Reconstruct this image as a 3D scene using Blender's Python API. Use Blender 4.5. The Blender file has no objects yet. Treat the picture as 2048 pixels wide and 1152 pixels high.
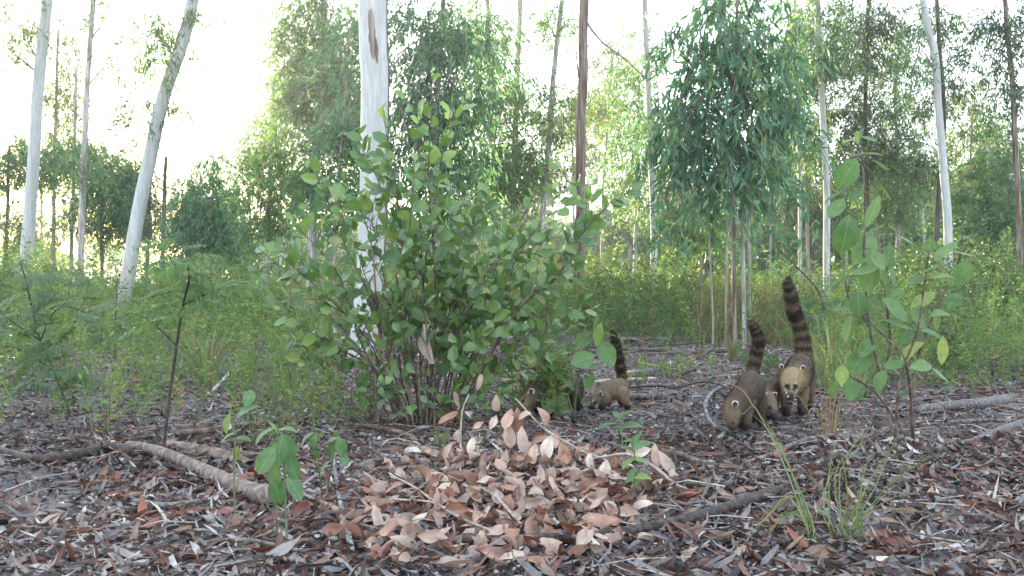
import bpy, bmesh, math, random
import numpy as np
from mathutils import Vector, Matrix
from mathutils.bvhtree import BVHTree

# ------------------------------------------------------------------ camera, sky, sun, exposure
S = bpy.context.scene
COL = S.collection
CAM_H, F, CX, HY = 0.78, 2000.0, 1024.0, 540.0
PITCH = math.atan((576.0 - HY) / F)
cam_d = bpy.data.cameras.new('camera')
cam = bpy.data.objects.new('camera', cam_d); COL.objects.link(cam)
cam.location = (0, 0, CAM_H)
cam.rotation_euler = (math.pi / 2 - PITCH, 0, 0)
cam_d.sensor_width = 36.0
cam_d.lens = 36.0 * F / 2048.0
cam_d.clip_start = 0.05
cam_d.clip_end = 3000.0
S.camera = cam

SUN_EL, SUN_AZ = math.radians(5.5), math.radians(-24.5)      # low sun, behind the trees on the left
world = bpy.data.worlds.new('World'); S.world = world
world.use_nodes = True
wn = world.node_tree; wn.nodes.clear()
wo = wn.nodes.new('ShaderNodeOutputWorld')
bg = wn.nodes.new('ShaderNodeBackground')
sky = wn.nodes.new('ShaderNodeTexSky')
sky.sky_type = 'NISHITA'; sky.sun_disc = False
sky.sun_elevation = SUN_EL; sky.sun_rotation = SUN_AZ
sky.air_density = 1.0; sky.dust_density = 0.8; sky.ozone_density = 1.0
mixs = wn.nodes.new('ShaderNodeMix'); mixs.data_type = 'RGBA'
mixs.inputs[0].default_value = 0.76                              # thin bright morning cloud veil over the clear sky
mixs.inputs[7].default_value = (2.80, 3.2, 3.72, 1)
wn.links.new(sky.outputs[0], mixs.inputs[6])
wn.links.new(mixs.outputs[2], bg.inputs[0])
bg.inputs[1].default_value = 0.15
wn.links.new(bg.outputs[0], wo.inputs[0])

sd = bpy.data.lights.new('sun', 'SUN'); sun = bpy.data.objects.new('sun', sd); COL.objects.link(sun)
sd.energy = 4.5; sd.angle = math.radians(0.5); sd.color = (1.0, 0.85, 0.64)
sv = Vector((math.sin(SUN_AZ) * math.cos(SUN_EL), math.cos(SUN_AZ) * math.cos(SUN_EL), math.sin(SUN_EL)))
sun.rotation_euler = (-sv).to_track_quat('-Z', 'Y').to_euler()
sun.location = sv * 50

S.view_settings.view_transform = 'Standard'
S.view_settings.look = 'None'
S.view_settings.gamma = 1.0
S.view_settings.use_curve_mapping = False
S.view_settings.exposure = 2.85
S.render.engine = 'CYCLES'
S.cycles.max_bounces = 6; S.cycles.diffuse_bounces = 3; S.cycles.glossy_bounces = 2
S.cycles.transmission_bounces = 3; S.cycles.transparent_max_bounces = 4
S.cycles.use_denoising = True

# ------------------------------------------------------------------ helpers
RNG = np.random.default_rng(11)
PI = math.pi
def U(a, b, n=None): return RNG.uniform(a, b, n)
def Nrm(s, n=None): return RNG.normal(0, s, n)
def unit(v): return v / np.maximum(np.linalg.norm(v, axis=-1, keepdims=True), 1e-9)

def vnoise(x, y, seed=0):
    xi, yi = np.floor(x).astype(np.int64), np.floor(y).astype(np.int64)
    xf, yf = x - xi, y - yi
    def h(a, b):
        n = (a * 374761393 + b * 668265263 + seed * 974711) & 0x7fffffff
        n = ((n ^ (n >> 13)) * 1274126177) & 0x7fffffff
        return ((n ^ (n >> 16)) & 0xffff) / 65535.0
    u, v = xf * xf * (3 - 2 * xf), yf * yf * (3 - 2 * yf)
    return (h(xi, yi) * (1 - u) + h(xi + 1, yi) * u) * (1 - v) + (h(xi, yi + 1) * (1 - u) + h(xi + 1, yi + 1) * u) * v

def gh(x, y):
    """height of the ground"""
    x = np.asarray(x, float); y = np.asarray(y, float)
    near = np.clip(1.3 - np.hypot(x, y) / 60, 0, 1)
    h = (vnoise(x * .45 + 9, y * .45, 1) - .5) * .07 + (vnoise(x * 1.7, y * 1.7 + 4, 2) - .5) * .035 + (vnoise(x * 6, y * 6, 3) - .5) * .016 + (vnoise(x * 19, y * 19, 5) - .5) * .008
    return h * near

def pdir(px, py):
    px = np.asarray(px, float); py = np.asarray(py, float)
    a, b = (px - CX) / F, (576.0 - py) / F
    c, s = math.cos(PITCH), math.sin(PITCH)
    return np.stack([a, c + b * s, -s + b * c], -1)
def P(px, py, d):
    """the point that the photograph shows at (px, py), d metres in front of the camera"""
    v = pdir(px, py)
    d = np.asarray(d, float)
    return v / v[..., 1:2] * d[..., None] + np.array([0, 0, CAM_H])
def G(px, py, lift=0.0):
    """the ground point that the photograph shows at (px, py)"""
    v = pdir(px, py)
    v = v / v[..., 1:2]
    d = np.full(v.shape[:-1], 5.0)
    for _ in range(8):
        z = gh(v[..., 0] * d, d)
        d = np.clip((z - CAM_H) / np.minimum(v[..., 2], -1e-3), .5, 200)
    p = v * d[..., None] + np.array([0, 0, CAM_H]); p[..., 2] += lift
    return p
def px_of(p):
    p = np.asarray(p, float)
    c, s = math.cos(PITCH), math.sin(PITCH)
    q = p - np.array([0, 0, CAM_H])
    f = q[..., 1] * c - q[..., 2] * s; u = q[..., 1] * s + q[..., 2] * c
    return np.stack([CX + F * q[..., 0] / f, 576 - F * u / f], -1)
def ground_at(x, y): return np.array([x, y, float(gh(x, y))])

class MB:
    """collects geometry for ONE mesh"""
    def __init__(self): self.v = []; self.t = []; self.q = []; self.a = []; self.c = []; self.n = 0
    def add(self, v, tri=None, quad=None, var=0.5, col=None):
        v = np.asarray(v, float).reshape(-1, 3)
        if tri is not None and len(tri): self.t.append(np.asarray(tri, np.int64).reshape(-1, 3) + self.n)
        if quad is not None and len(quad): self.q.append(np.asarray(quad, np.int64).reshape(-1, 4) + self.n)
        self.v.append(v); self.a.append(np.broadcast_to(np.asarray(var, float), (len(v),)))
        if col is not None: self.c.append(np.broadcast_to(np.asarray(col, float), (len(v), 3)))
        self.n += len(v); return self
    def mesh(self, name, mat, origin=(0, 0, 0), smooth=True):
        me = bpy.data.meshes.new(name)
        v = np.concatenate(self.v) - np.asarray(origin, float)
        t = np.concatenate(self.t) if self.t else np.zeros((0, 3), np.int64)
        q = np.concatenate(self.q) if self.q else np.zeros((0, 4), np.int64)
        me.vertices.add(len(v)); me.vertices.foreach_set('co', v.astype(np.float32).ravel())
        me.loops.add(len(t) * 3 + len(q) * 4)
        me.loops.foreach_set('vertex_index', np.concatenate([t.ravel(), q.ravel()]).astype(np.int32))
        me.polygons.add(len(t) + len(q))
        st = np.concatenate([np.arange(len(t)) * 3, len(t) * 3 + np.arange(len(q)) * 4]).astype(np.int32)
        me.polygons.foreach_set('loop_start', st)
        me.polygons.foreach_set('use_smooth', np.full(len(t) + len(q), smooth, bool))
        me.update(calc_edges=True)
        at = me.attributes.new('var', 'FLOAT', 'POINT'); at.data.foreach_set('value', np.concatenate(self.a).astype(np.float32))
        if self.c:
            c = np.concatenate(self.c); ca = me.color_attributes.new('fur', 'FLOAT_COLOR', 'POINT')
            ca.data.foreach_set('color', np.concatenate([c, np.ones((len(c), 1))], 1).astype(np.float32).ravel())
        me.materials.append(mat)
        return me
    def build(self, name, mat, parent=None, origin=None, smooth=True):
        if origin is None: origin = WORLD_LOC.get(parent.name, (0, 0, 0)) if parent else (0, 0, 0)
        o = bpy.data.objects.new(name, self.mesh(name, mat, origin, smooth)); COL.objects.link(o)
        if parent: o.parent = parent
        else: o.location = origin
        return o
WORLD_LOC = {}
def thing(name, label, cat, loc, group=None):
    o = bpy.data.objects.new(name, None); COL.objects.link(o); o.location = tuple(loc); o.empty_display_size = .1
    WORLD_LOC[o.name] = np.asarray(loc, float)
    return tag(o, label, cat, group)
def tag(o, label=None, cat=None, group=None, kind=None):
    if label: o['label'] = label
    if cat: o['category'] = cat
    if group: o['group'] = group
    if kind: o['kind'] = kind
    return o

def smooth_path(p, n):
    p = np.asarray(p, float)
    if len(p) == 2: t = np.linspace(0, 1, n)[:, None]; return p[0] * (1 - t) + p[1] * t
    m = np.concatenate([[2 * p[0] - p[1]], p, [2 * p[-1] - p[-2]]])
    s = np.linspace(0, len(p) - 1 - 1e-6, n); i = s.astype(int); t = (s - i)[:, None]
    a, b, c, d = m[i], m[i + 1], m[i + 2], m[i + 3]
    return .5 * (2 * b + (c - a) * t + (2 * a - 5 * b + 4 * c - d) * t * t + (3 * b - a - 3 * c + d) * t ** 3)
def tube(mb, path, rad, sides=7, var=0.5, wob=0.0, cap=True, col=None):
    path = np.asarray(path, float); n = len(path)
    rad = np.broadcast_to(np.asarray(rad, float), (n,))
    tg = unit(np.gradient(path, axis=0))
    ref = np.array([0, 0, 1.0]) if abs(tg[0][2]) < .9 else np.array([1.0, 0, 0])
    u = unit(np.cross(tg[0], ref)); us = [u]
    for i in range(1, n):
        u = us[-1] - tg[i] * np.dot(us[-1], tg[i]); us.append(unit(u))
    us = np.array(us); vs = np.cross(tg, us)
    an = np.linspace(0, 2 * PI, sides, endpoint=False)
    r = rad[:, None] * (1 + (Nrm(wob, (n, sides)) if wob else 0))
    ring = path[:, None] + (us[:, None] * np.cos(an)[None, :, None] + vs[:, None] * np.sin(an)[None, :, None]) * r[..., None]
    i, j = np.meshgrid(np.arange(n - 1), np.arange(sides), indexing='ij')
    j2 = (j + 1) % sides
    q = np.stack([i * sides + j, i * sides + j2, (i + 1) * sides + j2, (i + 1) * sides + j], -1).reshape(-1, 4)
    v = ring.reshape(-1, 3); tri = None
    if cap:
        v = np.concatenate([v, [path[0]], [path[-1]]]); b, e = n * sides, n * sides + 1
        jj = np.arange(sides); k = (jj + 1) % sides
        tri = np.concatenate([np.stack([np.full(sides, b), k, jj], -1), np.stack([np.full(sides, e), (n - 1) * sides + jj, (n - 1) * sides + k], -1)])
    va = var
    if np.ndim(var) == 1 and len(np.atleast_1d(var)) == n:
        va = np.concatenate([np.repeat(var, sides), [var[0], var[-1]]]) if cap else np.repeat(var, sides)
    cc = None
    if col is not None:
        col = np.asarray(col, float); cc = np.repeat(col, sides, 0)
        if cap: cc = np.concatenate([cc, col[:1], col[-1:]])
    mb.add(v, tri, q, va, cc)

def leaf_batch(mb, base, d, nrm, L, W, curl=0.0, fold=0.15, var=None, fine=False, peak=.42, kite=False, sickle=0.0):
    """many leaves at once: base points, directions, upper-side normals, lengths and half widths"""
    N = len(base)
    if N == 0: return
    d = unit(d); s = unit(np.cross(d, nrm)); n = np.cross(s, d)
    L = np.broadcast_to(L, (N,))[:, None]; W = np.broadcast_to(W, (N,))[:, None]
    curl = np.broadcast_to(curl, (N,))[:, None]; fold = np.broadcast_to(fold, (N,))[:, None]
    sickle = np.broadcast_to(sickle, (N,))[:, None]
    def rib(t): return base + d * L * t + n * curl * L * t * t + s * sickle * L * t * (1 - t) * 2
    var = U(0, 1, N) if var is None else np.broadcast_to(var, (N,))
    if kite:
        c, tip = rib(peak), rib(1.0)
        V = np.stack([base, c - s * W + n * fold * W, c + s * W + n * fold * W, tip], 1)
        T = np.array([[0, 2, 1], [1, 2, 3]])
    elif fine:
        c1, c2, tip = rib(peak * .55), rib(peak * .55 + .46), rib(1.0)
        w1, w2 = W * .96, W * .82
        V = np.stack([base, c1 - s * w1 + n * fold * w1, c1, c1 + s * w1 + n * fold * w1, c2 - s * w2 + n * fold * w2, c2, c2 + s * w2 + n * fold * w2, tip], 1)
        T = np.array([[0, 2, 1], [0, 3, 2], [1, 2, 5], [1, 5, 4], [2, 3, 6], [2, 6, 5], [4, 5, 7], [5, 6, 7]])
    else:
        c, tip = rib(peak), rib(1.0)
        V = np.stack([base, c - s * W + n * fold * W, c, c + s * W + n * fold * W, tip], 1)
        T = np.array([[0, 2, 1], [0, 3, 2], [1, 2, 4], [2, 3, 4]])
    k = V.shape[1]
    tri = (T[None] + (np.arange(N) * k)[:, None, None]).reshape(-1, 3)
    mb.add(V.reshape(-1, 3), tri, None, np.repeat(var, k))

def blade_batch(mb, base, lean, h, w, bend, var, seg=4):
    """grass blades: base points, horizontal lean vectors, heights, half widths, bend"""
    N = len(base)
    t = np.linspace(0, 1, seg)
    az = U(0, 2 * PI, N); s = np.stack([np.cos(az), np.sin(az), np.zeros(N)], -1)
    h = np.broadcast_to(h, (N,)); w = np.broadcast_to(w, (N,)); bend = np.broadcast_to(bend, (N,))
    c = base[:, None] + np.array([0, 0, 1.0]) * (h[:, None] * (t - .35 * np.abs(bend[:, None]) * t ** 2.2))[..., None] + lean[:, None] * (h[:, None] * (0.25 * t + bend[:, None] * t ** 2))[..., None]
    ww = w[:, None] * np.clip(1.05 - t ** 1.6, .03, 1)
    V = np.stack([c - s[:, None] * ww[..., None], c + s[:, None] * ww[..., None]], 2)
    i = np.arange(seg - 1)
    Q = np.stack([i * 2, i * 2 + 1, i * 2 + 3, i * 2 + 2], -1)
    quad = (Q[None] + (np.arange(N) * seg * 2)[:, None, None]).reshape(-1, 4)
    mb.add(V.reshape(-1, 3), None, quad, np.repeat(np.broadcast_to(var, (N,)), seg * 2))

def rand_dir(n, zb=0.0, zs=1.0):
    v = RNG.normal(size=(n, 3)); v[:, 2] = v[:, 2] * zs + zb
    return unit(v)

# ------------------------------------------------------------------ materials
def mat(name):
    m = bpy.data.materials.new(name); m.use_nodes = True
    nt = m.node_tree; nt.nodes.clear()
    return m, nt, lambda t, **k: _node(nt, t, k)
def _node(nt, t, k):
    n = nt.nodes.new(t)
    for a, b in k.items(): setattr(n, a, b)
    return n
def ramp(nt, stops, src, interp='LINEAR'):
    r = nt.nodes.new('ShaderNodeValToRGB'); r.color_ramp.interpolation = interp
    e = r.color_ramp.elements
    while len(e) < len(stops): e.new(.5)
    for i, (p, c) in enumerate(stops): e[i].position = p; e[i].color = (*c, 1)
    nt.links.new(src, r.inputs[0]); return r.outputs[0]
def noise(nt, scale, detail=4, vec=None, rough=.55, sc=None):
    n = nt.nodes.new('ShaderNodeTexNoise'); n.inputs['Scale'].default_value = scale; n.inputs['Detail'].default_value = detail; n.inputs['Roughness'].default_value = rough
    if sc is not None:
        tc = nt.nodes.new('ShaderNodeTexCoord'); mp = nt.nodes.new('ShaderNodeMapping'); mp.inputs['Scale'].default_value = sc
        nt.links.new(tc.outputs['Object'], mp.inputs[0]); nt.links.new(mp.outputs[0], n.inputs['Vector'])
    return n.outputs['Fac']
def mixc(nt, fac, a, b, mode='MIX'):
    m = nt.nodes.new('ShaderNodeMix'); m.data_type = 'RGBA'; m.blend_type = mode
    for sock, v in ((m.inputs[0], fac), (m.inputs[6], a), (m.inputs[7], b)):
        if hasattr(v, 'links'): nt.links.new(v, sock)
        elif isinstance(v, (int, float)): sock.default_value = v
        else: sock.default_value = (*v, 1)
    return m.outputs[2]
def math_n(nt, op, a, b):
    m = nt.nodes.new('ShaderNodeMath'); m.operation = op
    for s, v in ((m.inputs[0], a), (m.inputs[1], b)):
        if hasattr(v, 'links'): nt.links.new(v, s)
        else: s.default_value = v
    return m.outputs[0]
def principled(nt, col, rough=.6, bump=None, bstr=.3, bdist=.01, spec=.4):
    p = nt.nodes.new('ShaderNodeBsdfPrincipled')
    if hasattr(col, 'links'): nt.links.new(col, p.inputs['Base Color'])
    else: p.inputs['Base Color'].default_value = (*col, 1)
    p.inputs['Roughness'].default_value = rough; p.inputs['Specular IOR Level'].default_value = spec
    if bump is not None:
        b = nt.nodes.new('ShaderNodeBump'); b.inputs['Strength'].default_value = bstr; b.inputs['Distance'].default_value = bdist
        nt.links.new(bump, b.inputs['Height']); nt.links.new(b.outputs[0], p.inputs['Normal'])
    return p
def out(nt, sh):
    o = nt.nodes.new('ShaderNodeOutputMaterial'); nt.links.new(sh, o.inputs[0])
def var_fac(nt, per_object):
    a = nt.nodes.new('ShaderNodeAttribute'); a.attribute_name = 'var'
    if not per_object: return a.outputs['Fac']
    r = nt.nodes.new('ShaderNodeObjectInfo')
    return r.outputs['Random']
def leaf_mat(name, stops, trans=.35, rough=.45, per_object=False, tcol=(1.25, 1.35, .55), mottled=0.0, spec=.4, back=None, veins=0.0):
    m, nt, n = mat(name)
    c = ramp(nt, stops, var_fac(nt, per_object))
    if mottled:
        f = noise(nt, 40 if not per_object else 3.0, 3, sc=(1, 1, 1))
        c = mixc(nt, mottled, c, ramp(nt, [(.3, (.35, .3, .28)), (.7, (1.3, 1.25, 1.2))], f), 'MULTIPLY')
    if veins:
        tc = nt.nodes.new('ShaderNodeTexCoord'); sx = nt.nodes.new('ShaderNodeSeparateXYZ'); nt.links.new(tc.outputs['Object'], sx.inputs[0])
        ax = math_n(nt, 'ABSOLUTE', sx.outputs[0], 0.0)
        w = math_n(nt, 'SINE', math_n(nt, 'MULTIPLY', math_n(nt, 'SUBTRACT', sx.outputs[1], math_n(nt, 'MULTIPLY', ax, .75)), 62.0), 0.0)
        side = math_n(nt, 'MULTIPLY', math_n(nt, 'GREATER_THAN', w, .86), .45)
        mid = math_n(nt, 'LESS_THAN', ax, .016)
        c = mixc(nt, math_n(nt, 'MULTIPLY', math_n(nt, 'MAXIMUM', side, mid), veins), c, (.30, .36, .20))
        bl = nt.nodes.new('ShaderNodeTexNoise'); bl.noise_dimensions = '4D'; bl.inputs['Scale'].default_value = 4.5; bl.inputs['Detail'].default_value = 4
        nt.links.new(tc.outputs['Object'], bl.inputs['Vector']); oi = nt.nodes.new('ShaderNodeObjectInfo'); nt.links.new(math_n(nt, 'MULTIPLY', oi.outputs['Random'], 40.0), bl.inputs['W'])
        c = mixc(nt, .55, c, ramp(nt, [(.32, (.55, .58, .5)), (.5, (1, 1, 1)), (.68, (1.3, 1.2, .9))], bl.outputs['Fac']), 'MULTIPLY')
        c = mixc(nt, ramp(nt, [(.70, (0, 0, 0)), (.74, (.8, .8, .8))], bl.outputs['Fac']), c, (.16, .10, .05))
    if back is not None:
        g = nt.nodes.new('ShaderNodeNewGeometry')
        c = mixc(nt, math_n(nt, 'MULTIPLY', g.outputs['Backfacing'], back[1]), c, back[0])
    p = principled(nt, c, rough, spec=spec)
    if trans > 0:
        t = nt.nodes.new('ShaderNodeBsdfTranslucent')
        nt.links.new(mixc(nt, 1.0, c, tcol, 'MULTIPLY'), t.inputs[0])
        ms = nt.nodes.new('ShaderNodeMixShader'); ms.inputs[0].default_value = trans
        nt.links.new(p.outputs[0], ms.inputs[1]); nt.links.new(t.outputs[0], ms.inputs[2]); out(nt, ms.outputs[0])
    else: out(nt, p.outputs[0])
    return m
def bark_mat(name, stops, streak=(30, 30, 2.2), fine=(70, 70, 9), rough=.8, dirt=None):
    m, nt, n = mat(name)
    f = noise(nt, 1.0, 6, sc=streak); g = noise(nt, 1.0, 4, sc=fine)
    c = ramp(nt, [(.5 + (p - .5) * .55, q) for p, q in stops], f)
    c = mixc(nt, .55, c, ramp(nt, [(.38, (.72, .7, .68)), (.64, (1.15, 1.15, 1.15))], g), 'MULTIPLY')
    if dirt is not None:
        hgt = noise(nt, 1.0, 3, sc=dirt[1]); c = mixc(nt, ramp(nt, [(.52, (0, 0, 0)), (.66, (.85, .85, .85))], hgt), c, dirt[0])
    out(nt, principled(nt, c, rough, g, .35, .006).outputs[0]); return m

M = {}
M['gum_leaf'] = leaf_mat('gum_leaf', [(0, (0.0673, 0.1299, 0.0766)), (0.5, (0.116, 0.203, 0.116)), (0.85, (0.1682, 0.261, 0.1334)), (1, (0.2436, 0.29, 0.116))], .48, .45, spec=.25)
M['gum_leaf_blue'] = leaf_mat('gum_leaf_blue', [(0, (0.058, 0.1334, 0.0928)), (0.5, (0.1102, 0.2262, 0.1566)), (0.9, (0.174, 0.3016, 0.1972)), (1, (0.232, 0.3132, 0.1276))], .46, .42, spec=.25)
M['gum_leaf_warm'] = leaf_mat('gum_leaf_warm', [(0, (.075, .12, .05)), (.5, (.12, .175, .065)), (.9, (.18, .22, .075)), (1, (.24, .24, .08))], .45, .45)  # yellow of low sun in the leaves is put into this colour
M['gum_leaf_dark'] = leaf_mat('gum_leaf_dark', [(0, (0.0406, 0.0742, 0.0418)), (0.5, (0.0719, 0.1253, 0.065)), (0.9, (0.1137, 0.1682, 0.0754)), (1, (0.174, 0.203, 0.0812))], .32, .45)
M['weed'] = leaf_mat('weed', [(0, (0.069, 0.1232, 0.0399)), (0.4, (0.115, 0.1815, 0.0588)), (0.75, (0.1725, 0.231, 0.0788)), (0.92, (0.23, 0.253, 0.0945)), (1, (0.299, 0.198, 0.105))], .4, .5)
M['weed_dark'] = leaf_mat('weed_dark', [(0, (0.0408, 0.0779, 0.033)), (0.5, (0.0744, 0.1204, 0.0506)), (1, (0.132, 0.177, 0.066))], .35, .5)
M['dry_grass'] = leaf_mat('dry_grass', [(0, (.15, .10, .05)), (.5, (.24, .17, .09)), (1, (.32, .20, .13))], .3, .6, tcol=(1.1, 1, .8))
M['bush_leaf'] = leaf_mat('bush_leaf', [(0, (.062, .125, .045)), (.45, (.105, .19, .064)), (.8, (.145, .235, .08)), (.93, (.19, .26, .085)), (1, (.25, .24, .09))], .42, .28, True, spec=.65, back=((.11, .17, .10), .45), veins=.3)
M['bush_leaf_small'] = leaf_mat('bush_leaf_small', [(0, (.062, .125, .045)), (.45, (.105, .19, .064)), (.8, (.145, .235, .08)), (.93, (.19, .26, .085)), (1, (.25, .24, .09))], .3, .32, spec=.5, back=((.11, .17, .10), .45))
M['sage_leaf'] = leaf_mat('sage_leaf', [(0, (.075, .145, .055)), (.5, (.105, .19, .075)), (.85, (.14, .225, .08)), (1, (.24, .28, .07))], .34, .55, True, back=((.17, .23, .16), .55), veins=.28)
M['seedling_leaf'] = leaf_mat('seedling_leaf', [(0, (.060, .130, .055)), (.6, (.09, .17, .07)), (1, (.17, .22, .06))], .32, .5, True, back=((.15, .2, .12), .4), veins=.28)
M['fern_leaf'] = leaf_mat('fern_leaf', [(0, (.045, .10, .030)), (.5, (.075, .145, .04)), (1, (.13, .20, .055))], .42, .5)
M['fern_leaf_dull'] = leaf_mat('fern_leaf_dull', [(0, (.035, .075, .035)), (.5, (.055, .105, .045)), (1, (.09, .14, .055))], .36, .5)
M['grass_blade'] = leaf_mat('grass_blade', [(0, (0.084, 0.1288, 0.0578)), (0.6, (0.1344, 0.1848, 0.0893)), (0.9, (0.1904, 0.2128, 0.1103)), (1, (0.3136, 0.2464, 0.1365))], .34, .5)
M['pile_leaf'] = leaf_mat('pile_leaf', [(0, (0.088, 0.051, 0.037)), (0.1, (0.211, 0.079, 0.046)), (0.3, (0.299, 0.163, 0.119)), (0.55, (0.37, 0.255, 0.207)), (0.72, (0.299, 0.224, 0.189)), (0.88, (0.431, 0.339, 0.282)), (1, (0.502, 0.449, 0.396))], .12, .55, True, tcol=(1.2, .9, .7), mottled=.5, back=((.42, .31, .26), .35))
M['hanging_leaf'] = leaf_mat('hanging_leaf', [(0, (.42, .27, .20)), (.5, (.52, .39, .32)), (1, (.60, .53, .46))], .12, .55, True, tcol=(1.2, .9, .7), mottled=.5, back=((.42, .31, .26), .35))
M['pile_leaf_small'] = leaf_mat('pile_leaf_small', [(0, (.07, .042, .032)), (.2, (.21, .09, .055)), (.4, (.29, .16, .115)), (.7, (.36, .25, .20)), (1, (.45, .36, .30))], .12, .55, tcol=(1.2, .9, .7), mottled=.5, back=((.42, .31, .26), .35))
LIT = [(0, (.012, .011, .013)), (.16, (.036, .030, .031)), (.29, (.125, .048, .034)), (.42, (.155, .082, .058)), (.56, (.205, .145, .118)), (.70, (.120, .112, .120)), (.86, (.235, .213, .212)), (1, (.46, .44, .43))]
M['litter'] = leaf_mat('litter', LIT, .08, .6, tcol=(1.1, .95, .8), mottled=.6)
M['litter_leaf'] = leaf_mat('litter_leaf', LIT[1:], .08, .55, True, tcol=(1.1, .95, .8), mottled=.6)
M['bark_white'] = bark_mat('bark_white', [(.25, (.28, .28, .275)), (.45, (.41, .42, .415)), (.7, (.50, .51, .505))], dirt=((.34, .28, .22), (9, 9, .9)))
M['bark_smooth'] = bark_mat('bark_smooth', [(0, (.36, .365, .36)), (.5, (.45, .46, .455)), (1, (.52, .53, .525))], (7, 7, .8), (40, 40, 6), dirt=((.36, .33, .29), (10, 10, .7)))
M['bark_pale'] = bark_mat('bark_pale', [(.25, (.20, .185, .165)), (.5, (.36, .35, .325)), (.75, (.48, .47, .44))], dirt=((.20, .13, .09), (8, 8, .8)))
M['bark_brown'] = bark_mat('bark_brown', [(.25, (.07, .045, .036)), (.5, (.15, .105, .085)), (.75, (.27, .21, .17))], dirt=((.36, .30, .25), (14, 14, .6)))
M['bark_dark'] = bark_mat('bark_dark', [(.25, (.045, .038, .034)), (.5, (.085, .07, .06)), (.75, (.15, .13, .11))])
M['bark_tan'] = bark_mat('bark_tan', [(.25, (.19, .15, .12)), (.5, (.32, .26, .21)), (.75, (.42, .37, .31))])
M['wood_log'] = bark_mat('wood_log', [(0.3, (0.078, 0.0555, 0.0455)), (0.5, (0.156, 0.1184, 0.1015)), (0.7, (0.2262, 0.185, 0.1575))], (42, 42, 42), (220, 220, 220), dirt=((.085, .062, .052), (24, 24, 24)))
M['wood_dark'] = bark_mat('wood_dark', [(0.25, (0.021, 0.0162, 0.0145)), (0.5, (0.045, 0.0336, 0.029)), (0.75, (0.084, 0.0638, 0.0551))], (60, 60, 60), (260, 260, 260))
M['wood_grey'] = bark_mat('wood_grey', [(0.25, (0.048, 0.0416, 0.0394)), (0.5, (0.104, 0.0944, 0.0902)), (0.75, (0.184, 0.168, 0.1599))], (60, 60, 60), (260, 260, 260))
M['wood_ash'] = bark_mat('wood_ash', [(.3, (.04, .038, .038)), (.5, (.12, .115, .115)), (.7, (.30, .30, .30))], (70, 70, 70), (260, 260, 260))
M['twig'] = bark_mat('twig', [(.25, (.07, .045, .035)), (.5, (.13, .09, .07)), (.75, (.21, .16, .13))], (20, 20, 20), (80, 80, 80))
M['green_stem'] = bark_mat('green_stem', [(.25, (.09, .11, .05)), (.5, (.13, .16, .08)), (.75, (.19, .2, .11))], (20, 20, 20), (80, 80, 80))
M['twig_pale'] = bark_mat('twig_pale', [(.25, (.19, .15, .12)), (.5, (.29, .24, .20)), (.75, (.38, .33, .29))], (20, 20, 20), (80, 80, 80))
# ------------------------------------------------------------------ ground (one sheet to the horizon)
def make_ground():
    xs = np.concatenate([-np.geomspace(900, 8.2, 26), np.arange(-8, 8.001, .07), np.geomspace(8.2, 900, 26)])
    ys = np.concatenate([-np.geomspace(300, 1.2, 16), np.arange(-1, 2, .25), np.arange(2, 12, .06), np.geomspace(12.1, 1500, 60)])
    X, Y = np.meshgrid(xs, ys, indexing='xy')
    Z = gh(X, Y) - np.clip((np.hypot(X, Y) - 80) / 900, 0, 1) * .5
    v = np.stack([X, Y, Z], -1).reshape(-1, 3)
    nx, ny = len(xs), len(ys)
    i, j = np.meshgrid(np.arange(ny - 1), np.arange(nx - 1), indexing='ij')
    q = np.stack([i * nx + j, i * nx + j + 1, (i + 1) * nx + j + 1, (i + 1) * nx + j], -1).reshape(-1, 4)
    m, nt, n = mat('sandy_soil')
    f = noise(nt, 1.0, 8, sc=(2.2, 2.2, 2.2), rough=.7); g = noise(nt, 1.0, 6, sc=(45, 45, 45), rough=.7)
    c = ramp(nt, [(.3, (.036, .032, .034)), (.5, (.088, .079, .082)), (.68, (.165, .152, .156))], f)
    c = mixc(nt, .75, c, ramp(nt, [(.3, (.30, .28, .28)), (.5, (.95, .95, .95)), (.72, (1.5, 1.45, 1.4))], g), 'MULTIPLY')
    out(nt, principled(nt, c, .9, g, .8, .02).outputs[0])
    o = MB().add(v, None, q).build('ground', m)
    tag(o, 'grey sandy forest floor under the dry leaves', None, None, 'structure')
make_ground()
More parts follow.
